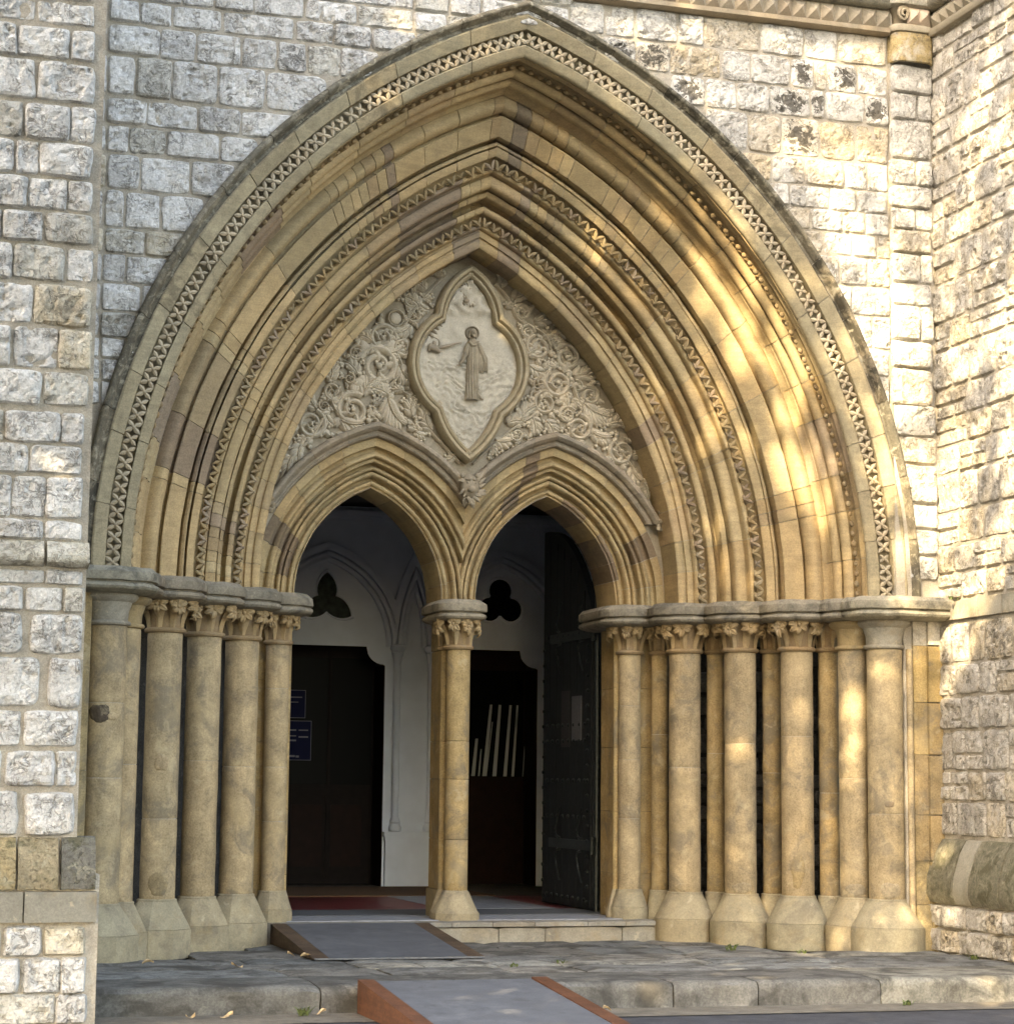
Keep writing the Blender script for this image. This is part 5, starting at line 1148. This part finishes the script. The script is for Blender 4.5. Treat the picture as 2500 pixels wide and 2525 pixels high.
poster(-.45, -.03, 2.30, 2.62, 'smaller dark blue notice hung just above the bordered poster', [(.3, .9, .72, .76), (.3, .8, .55, .58)])
# black studded outer door folded back inside the right doorway
XD = 1.57
od = thing('outer_door', 'tall black studded door standing open inside the right doorway', 'door', (XD, 2.75, ZF))
def door_top(y): return 3.15+math.sqrt(max(0, 1.04**2-(max(0, (4.28-y))*.45+EC*0)**2))*.9
prof2 = [(2.80, ZF+.01)]+[(2.80+1.5*i/14, 3.05+1.05*math.sin(PI/2*(i/14)**.7)) for i in range(15)]+[(4.30, ZF+.01)]
at(obj('door_leaf', MB().prism(prof2, XD, XD+.07, 'x'), M_DOORB, None, None, None), od)
nb = 7
for k in range(nb):
    y0 = 2.83+1.44*k/nb; y1 = y0+1.44/nb-.008; zt_ = 3.0+1.0*math.sin(PI/2*((y0-2.8)/1.5)**.7)
    at(obj('board', MB().box(XD-.012, XD-.001, y0, y1, ZF+.03, zt_), M_DOORB, None, None, None), od)
stud = mesh('stud', MB().ball((0, 0, 0), (.016, .02, .02), 7, 5), M_IRON, 40)
spots = [(2.90, z) for z in [.5+.14*i for i in range(18)]]+[(4.22, z) for z in [.5+.15*i for i in range(17)]]
for zz_ in (.52, 1.28, 1.62, 2.0, 2.15, 3.02): spots += [(2.98+.16*i, zz_) for i in range(8)]
for y, z in spots: at(link('stud', stud, None, None, Matrix.Translation((XD-.02, y+R_.uniform(-.008, .008), z))), od)
for z in (1.02, 3.0):
    h = obj('strap_hinge', MB().box(XD-.03, XD-.013, 2.70, 4.02, z-.045, z+.045).lathe([(.028, z-.08), (.028, z+.08)], (XD-.02, 2.74), 10), M_IRON, None, None, 30); at(h, od)
    for yy in (3.05, 3.7):
        for sg in (-1, 1):
            pts = [(XD-.02, yy+.14*math.sin(PI*t)*1.0*(1), z+sg*(.05+.30*t-.08*math.sin(PI*t))) for t in [i/9 for i in range(10)]]
            at(obj('hinge_scroll', MB().tube(pts, [.016-.001*i for i in range(10)], 6), M_IRON, None, None, 50), od)
at(obj('edge_post', MB().lathe([(.03, ZF), (.03, 3.9)], (XD+.03, 2.77), 10), M_IRON, None, None, 40), od)
tag(obj('notice', MB().box(XD-.022, XD-.016, 3.08, 3.36, 2.0, 2.42).box(XD-.024, XD-.0225, 3.16, 3.30, 2.09, 2.32), M_PAPER, None, None, None), 'pale paper notice pinned on the black studded door', 'notice')
tag(obj('notice', MB().box(XD-.021, XD-.016, 3.42, 3.68, 1.94, 2.48), M_PAPERD, None, None, None), 'dark narrow notice beside the pale one on the studded door', 'notice')

# ---------------------------------------------------------------- ramps
def ramp(name, lb, x0, x1, yt, zt_, yb_, zb_, tk, wb, mat_side, over=0.0):
    root = thing(name, lb, 'ramp', ((x0+x1)/2, yb_, zb_))
    def wedge(a, b, h, hz=0):
        return MB().prism([(yt, zt_+h), (yb_, zb_+max(h, .012)), (yb_, zb_-.0+.001), (yt+.0, zb_+.001 if zt_-zb_ < .3 else zb_)], a, b, 'x')
    at(obj('deck', wedge(x0+wb, x1-wb, 0), M_RUBBER, None, None, None), root)
    for a, b in ((x0, x0+wb-.002), (x1-wb+.002, x1)): at(obj('side_board', wedge(a, b, over), mat_side, None, jit((.2, .1, .06), .1), None), root)
    at(obj('toe_strip', MB().box(x0+.01, x1-.01, yb_-.03, yb_-.002, zb_, zb_+.012), M_TOE if over == 0 else M_RUBBER, None, None, None), root)
ramp('upper_ramp', 'small grey wedge ramp from the landing up to the left doorway', -1.68, -.33, 1.56, .415, -.10, .252, .03, .13, M_PLANKD)
ramp('lower_ramp', 'grey ramp with reddish timber sides from the asphalt up to the landing', -1.82, -.50, -2.17, .275, -4.6, .067, .03, .11, M_PLANK, .012)

# ---------------------------------------------------------------- litter and weeds
for i, (x, y, z, lb) in enumerate([(-1.70, .05, .26, 'pale dry leaf by the left foot of the upper ramp'), (-1.78, .22, .26, 'curled whitish leaf against the left plinth by the upper ramp'), (-2.35, -.62, .255, 'yellow dry leaf on the step below the left columns'), (-2.95, -2.3, .08, 'dry tan leaf on the asphalt edge near the buttress'), (-2.72, -2.32, .08, 'pale crumpled leaf in the gutter left of the lower ramp'),
                             (-2.08, -2.25, .08, 'small dry leaf caught under the kerb step'), (-2.95, -.3, .255, 'tiny pale leaf near the far left plinth'), (-.15, -2.42, .08, 'brown leaf beside the right side of the lower ramp')]):
    mb = MB(); v = []; k = .03 if i % 2 else .042
    for a in range(7):
        t = a/6; w = k*.45*max(0,math.sin(PI*t))**.8
        v += [(x+k*(t-.5)*2, y-w, z+.012+.02*math.sin(3*t+i)), (x+k*(t-.5)*2, y, z+.004+.012*math.sin(3*t+i)), (x+k*(t-.5)*2, y+w, z+.016+.02*math.sin(4*t+i))]
    mb.add(v, [(a*3+c, a*3+c+1, a*3+c+4, a*3+c+3) for a in range(6) for c in range(2)])
    tag(obj('fallen_leaf', mb, M_DRY, None, None, 60, False), lb, 'leaf', 'fallen leaves on the steps')
def weed(x, y, z, n, h, lb):
    rn = random.Random(int(x*100)); mb = MB()
    for k in range(n):
        a = rn.uniform(0, 6.28); l = h*rn.uniform(.5, 1); b = Vector((x+rn.uniform(-.04, .04), y+rn.uniform(-.01, .01), z)); d = Vector((math.cos(a)*.6, math.sin(a)*.4, 1)); q = Vector((-math.sin(a), math.cos(a), 0))*.007
        p1 = b+d*l*.5; p2 = b+d*l*.8+Vector((math.cos(a), math.sin(a), -.3))*l*.3
        mb.add([b-q*.6, b+q*.6, p1+q, p1-q, p2], [(0, 1, 2, 3), (3, 2, 4)])
    tag(obj('weed_tuft', mb, M_WEED, None, None, None, False), lb, 'weed', 'weeds in the paving joints')
weed(1.9, .3, .25, 14, .09, 'thin grass tuft in front of the right-hand plinths'); weed(2.35, -.1, .25, 10, .06, 'low weed before the stout right-end plinth'); weed(-.35, -.95, .25, 10, .05, 'small weed in the pale flags above the lower ramp'); weed(.1, -.70, .25, 10, .05, 'weed in the flag joint right of centre')
weed(-2.2, -2.28, .07, 16, .10, 'dry grass tuft under the kerb left of the lower ramp'); weed(2.1, -2.4, .07, 18, .06, 'mossy weed clump under the kerb on the right'); weed(3.45, -.9, .25, 12, .07, 'weed at the foot of the side wall'); weed(3.66, -.3, 3.15, 12, .06, 'small plant growing on the ledge of the side wall')

# ---------------------------------------------------------------- street trees to the left that dapple the front with shade
PR = lambda P: (P[0]-P[1]*S.x/S.y, P[2]-P[1]*S.z/S.y)
SPOTS = [  # sunlit places (x, y, z), half-widths across and up, share of the sun let through
 ((-.2, .1, 7.68), .28, .14, .7), ((1.1, .1, 7.9), .35, .10, .6), ((2.0, .1, 7.96), .25, .1, .5), ((2.9, .1, 7.74), .35, .2, .7), ((2.62, .1, 7.15), .30, .3, .65), ((2.95, .1, 6.85), .32, .25, .95), ((3.12, .1, 6.15), .34, .5, .95), ((3.36, .1, 5.2), .36, .7, .95), ((3.5, .1, 4.35), .28, .55, .95), ((3.6, .1, 6.4), .3, .9, .6), ((3.55, .1, 5.6), .4, 1.4, .65),
 ((2.19, .7, 5.64), .22, .35, .9), ((2.71, .75, 4.74), .2, .6, 1), ((2.95, .6, 4.3), .2, .4, .9), ((1.88, .8, 5.92), .2, .22, .7), ((.79, .9, 6.42), .22, .10, .9), ((1.04, 1.2, 5.85), .25, .12, .8), ((2.06, 1.1, 4.85), .14, .3, .7), ((.90, 1.7, 4.92), .14, .17, .9), ((.62, 1.62, 5.2), .05, .14, .7), ((1.32, 1.3, 5.35), .1, .25, .5),
 ((3.03, .35, 2.15), .15, .42, 1), ((3.19, .1, 2.64), .16, .16, .7), ((3.62, .12, 2.65), .25, .22, .8), ((3.45, .15, 1.5), .12, .35, .7), ((2.87, .4, 1.55), .12, .18, .5), ((3.6, .1, .75), .2, .3, .7), ((3.3, -.1, .5), .2, .2, .6), ((2.75, .3, .33), .2, .1, .8),
 ((3.73, -.9, 6.9), .6, .8, .75), ((3.73, -.7, 5.6), .8, 1.0, .7), ((3.73, -.6, 4.3), .9, .9, .9), ((3.73, -.7, 3.5), .9, .55, .92), ((3.73, -.3, 2.8), .4, .22, .8), ((3.73, -1.3, 7.6), .4, .4, .5), ((3.6, -.3, .55), .2, .25, .75), ((3.6, -.25, .95), .12, .2, .5),
 ((2.57, -.1, .245), .35, .1, .7), ((1.5, .0, .245), .2, .08, .5), ((1.66, -1.3, .245), .45, .12, .6), ((.3, -2.15, .2), .14, .12, .95), ((-.1, -1.3, .245), .2, .08, .7), ((-.9, -2.6, .2), .15, .05, .6), ((-1.2, -2.8, .2), .12, .04, .6), ((2.5, -2.2, .2), .9, .12, .8), ((3.1, -2.4, .1), .9, .18, .8), ((-1.75, -2.3, .27), .1, .06, .8),
 ((-3.93, -2.6, 3.57), .2, .10, .8), ((-4.25, -2.6, 3.05), .2, .15, .7), ((-4.1, -2.6, 2.3), .25, .3, .4), ((-4.0, -2.6, 4.9), .2, .2, .2),
]
rn = random.Random(77)                                     # the many faint leaf dapples
for _ in range(46):
    SPOTS.append(((rn.uniform(-.9, 3.1), .8, rn.uniform(3.4, 7.4)), rn.uniform(.05, .11), rn.uniform(.05, .12), rn.uniform(.35, .7)))
for _ in range(26): SPOTS.append(((rn.uniform(-1.2, 3.3), rn.uniform(-2.6, .6), .245), rn.uniform(.06, .16), rn.uniform(.03, .06), rn.uniform(.35, .7)))
for _ in range(12): SPOTS.append(((rn.uniform(1.2, 3.2), .6, rn.uniform(.5, 2.9)), rn.uniform(.05, .09), rn.uniform(.06, .13), rn.uniform(.3, .6)))
SPJ = [(PR(c), a*(1.2 if c[0] > 1.8 and c[2] > 3 else 1), b*(1.2 if c[0] > 1.8 and c[2] > 3 else 1), k) for c, a, b, k in SPOTS]
def light(x, z):
    l = .0
    for (cx_, cz_), a, b, k in SPJ:
        d = ((x-cx_)/a)**2+((z-cz_)/b)**2
        if d < 2.2: l = max(l, k*(1 if d < .6 else max(0, 1-(d-.6)/1.4)))
    q = noise.fractal(Vector((x*1.7, z*1.7, 3)), .8, 2, 3)
    l *= .72+.5*max(0, min(1, .55+q))
    return l
rn = random.Random(12); inv = M.inverted()
def in_frame(P):
    c = inv @ P
    if c.z > -.5: return False
    u = -c.x/c.z*f_px/2500*1; w = -c.y/c.z*f_px/2525
    return abs(u) < .74 and -.65 < w < .76
crowns = [MB(), MB(), MB()]; miss = 0
nleaf = 56000
for _ in range(nleaf):
    x, z = rn.uniform(-6.5, 8.5), rn.uniform(-4.2, 10.3)
    if _ > 40000: x, z = (rn.uniform(-3.2, .3), rn.uniform(-3.4, 7)) if _ % 3 else (rn.uniform(3.95, 6), rn.uniform(-2.2, 1.7))   # extra leaves added to shade the buttress and low side wall
    if rn.random() < light(x, z): continue
    for tr in range(4):
        P = Vector((x, 0, z))+S*rn.uniform(13.5, 18.5)
        if not in_frame(P): break
    else: miss += 1; continue
    a = Vector((rn.gauss(0, 1), rn.gauss(0, 1), rn.gauss(0, 1))).normalized(); d = (a+S*1.2*(1 if a.dot(S) > 0 else -1)).normalized()
    q = d.orthogonal().normalized(); q.rotate(Matrix.Rotation(rn.uniform(0, 6.28), 3, d)); r = d.cross(q); L_ = rn.uniform(.08, .125)
    k = 0 if x < -1 else 1 if x < 3.5 else 2
    crowns[k].add([P-q*L_, P-q*L_*.2+r*L_*.6, P+q*L_*.5+r*L_*.45, P+q*L_*1.1, P+q*L_*.5-r*L_*.45, P-q*L_*.2-r*L_*.6], [(0, 1, 2, 3, 4, 5)])
print('leaf rejects', miss)
for k, (tx, ty, lb) in enumerate([(-12.5, -11.5, 'tall leafy street tree standing left of the camera, farthest out'), (-9.8, -12.2, 'tall leafy street tree left of the camera, the middle one'), (-7.8, -14.0, 'tall leafy street tree left of the camera, the nearest one')]):
    root = thing('street_tree', lb, 'tree', (tx, ty, .06), 'street trees shading the church front')
    c = sum((Vector(p) for p in crowns[k].v[::50]), Vector())/max(1, len(crowns[k].v[::50]))
    cr = at(obj('crown', crowns[k], M_LEAF, None, None, None, False), root); cr['kind'] = 'stuff'
    P0 = Vector((tx, ty, .0)); fork = P0.lerp(Vector((c.x, c.y, c.z)), .45)+Vector((0, 0, .5))
    at(obj('trunk', MB().tube([P0, P0+Vector((.03, .02, 1)), P0+Vector((.06, .0, 2.4)), fork], [.26, .2, .18, .13], 12), M_BARK, None, None, 50), root)
    for b in range(7):
        q = Vector(crowns[k].v[rn.randrange(len(crowns[k].v))]); m = fork.lerp(q, .5)+Vector((0, 0, .4))
        if any(in_frame(fork.lerp(q, t/6)) for t in range(7)): continue
        at(obj('limb', MB().tube([fork-Vector((0, 0, .1)), m, q], [.09, .05, .015], 7), M_BARK, None, None, 50), root)
for (tx, ty, h, rad, lb) in [(-17, -13, 8.2, 3.6, 'added unseen bushy tree far left of the church front, nearest the wall line'), (-15.5, -20, 10.5, 4.0, 'added unseen bushy tree left behind the camera'), (-9.5, -25, 12.5, 4.4, 'added unseen bushy tree straight behind the camera'), (-22.5, -9, 8.0, 3.6, 'added unseen bushy tree farthest left along the wall line'), (-2, -28, 12.5, 4.4, 'added unseen bushy tree right behind the camera')]:
    root = thing('sky_blocking_tree', lb, 'tree', (tx, ty, .06), 'added unseen trees blocking the low sky')  # unseen trees added to cut low sky light on the front
    mb = MB(); cz = h*.54; rz = h*.46
    for _ in range(4200):
        d = Vector((rn.gauss(0, 1), rn.gauss(0, 1), rn.gauss(0, 1))).normalized()*rn.random()**.25
        d *= .82+.3*noise.noise(d*2.2+Vector((tx, ty, 0)))
        P = Vector((tx+d.x*rad, ty+d.y*rad, cz+d.z*rz))
        if in_frame(P) or P.z < .5: continue
        q = Vector((rn.gauss(0, 1), rn.gauss(0, 1), rn.gauss(0, 1))).normalized(); r = q.orthogonal().normalized(); L_ = rn.uniform(.14, .26)
        mb.add([P-q*L_, P+r*L_*.55, P+q*L_*1.1, P-r*L_*.55], [(0, 1, 2, 3)])
    cr = at(obj('crown', mb, M_LEAF, None, None, None, False), root); cr['kind'] = 'stuff'
    at(obj('trunk', MB().tube([Vector((tx, ty, 0)), Vector((tx+.1, ty, 1.5)), Vector((tx, ty+.1, h*.6))], [.24, .18, .07], 10), M_BARK, None, None, 50), root)
    for b in range(5):
        a = b*1.26+tx; at(obj('limb', MB().tube([Vector((tx+.05, ty, 1.5+.25*b)), Vector((tx+math.cos(a)*rad*.4, ty+math.sin(a)*rad*.4, cz)), Vector((tx+math.cos(a)*rad*.75, ty+math.sin(a)*rad*.75, cz+rz*.4))], [.09, .06, .02], 6), M_BARK, None, None, 50), root)
# sky light and sun stay as set at the top
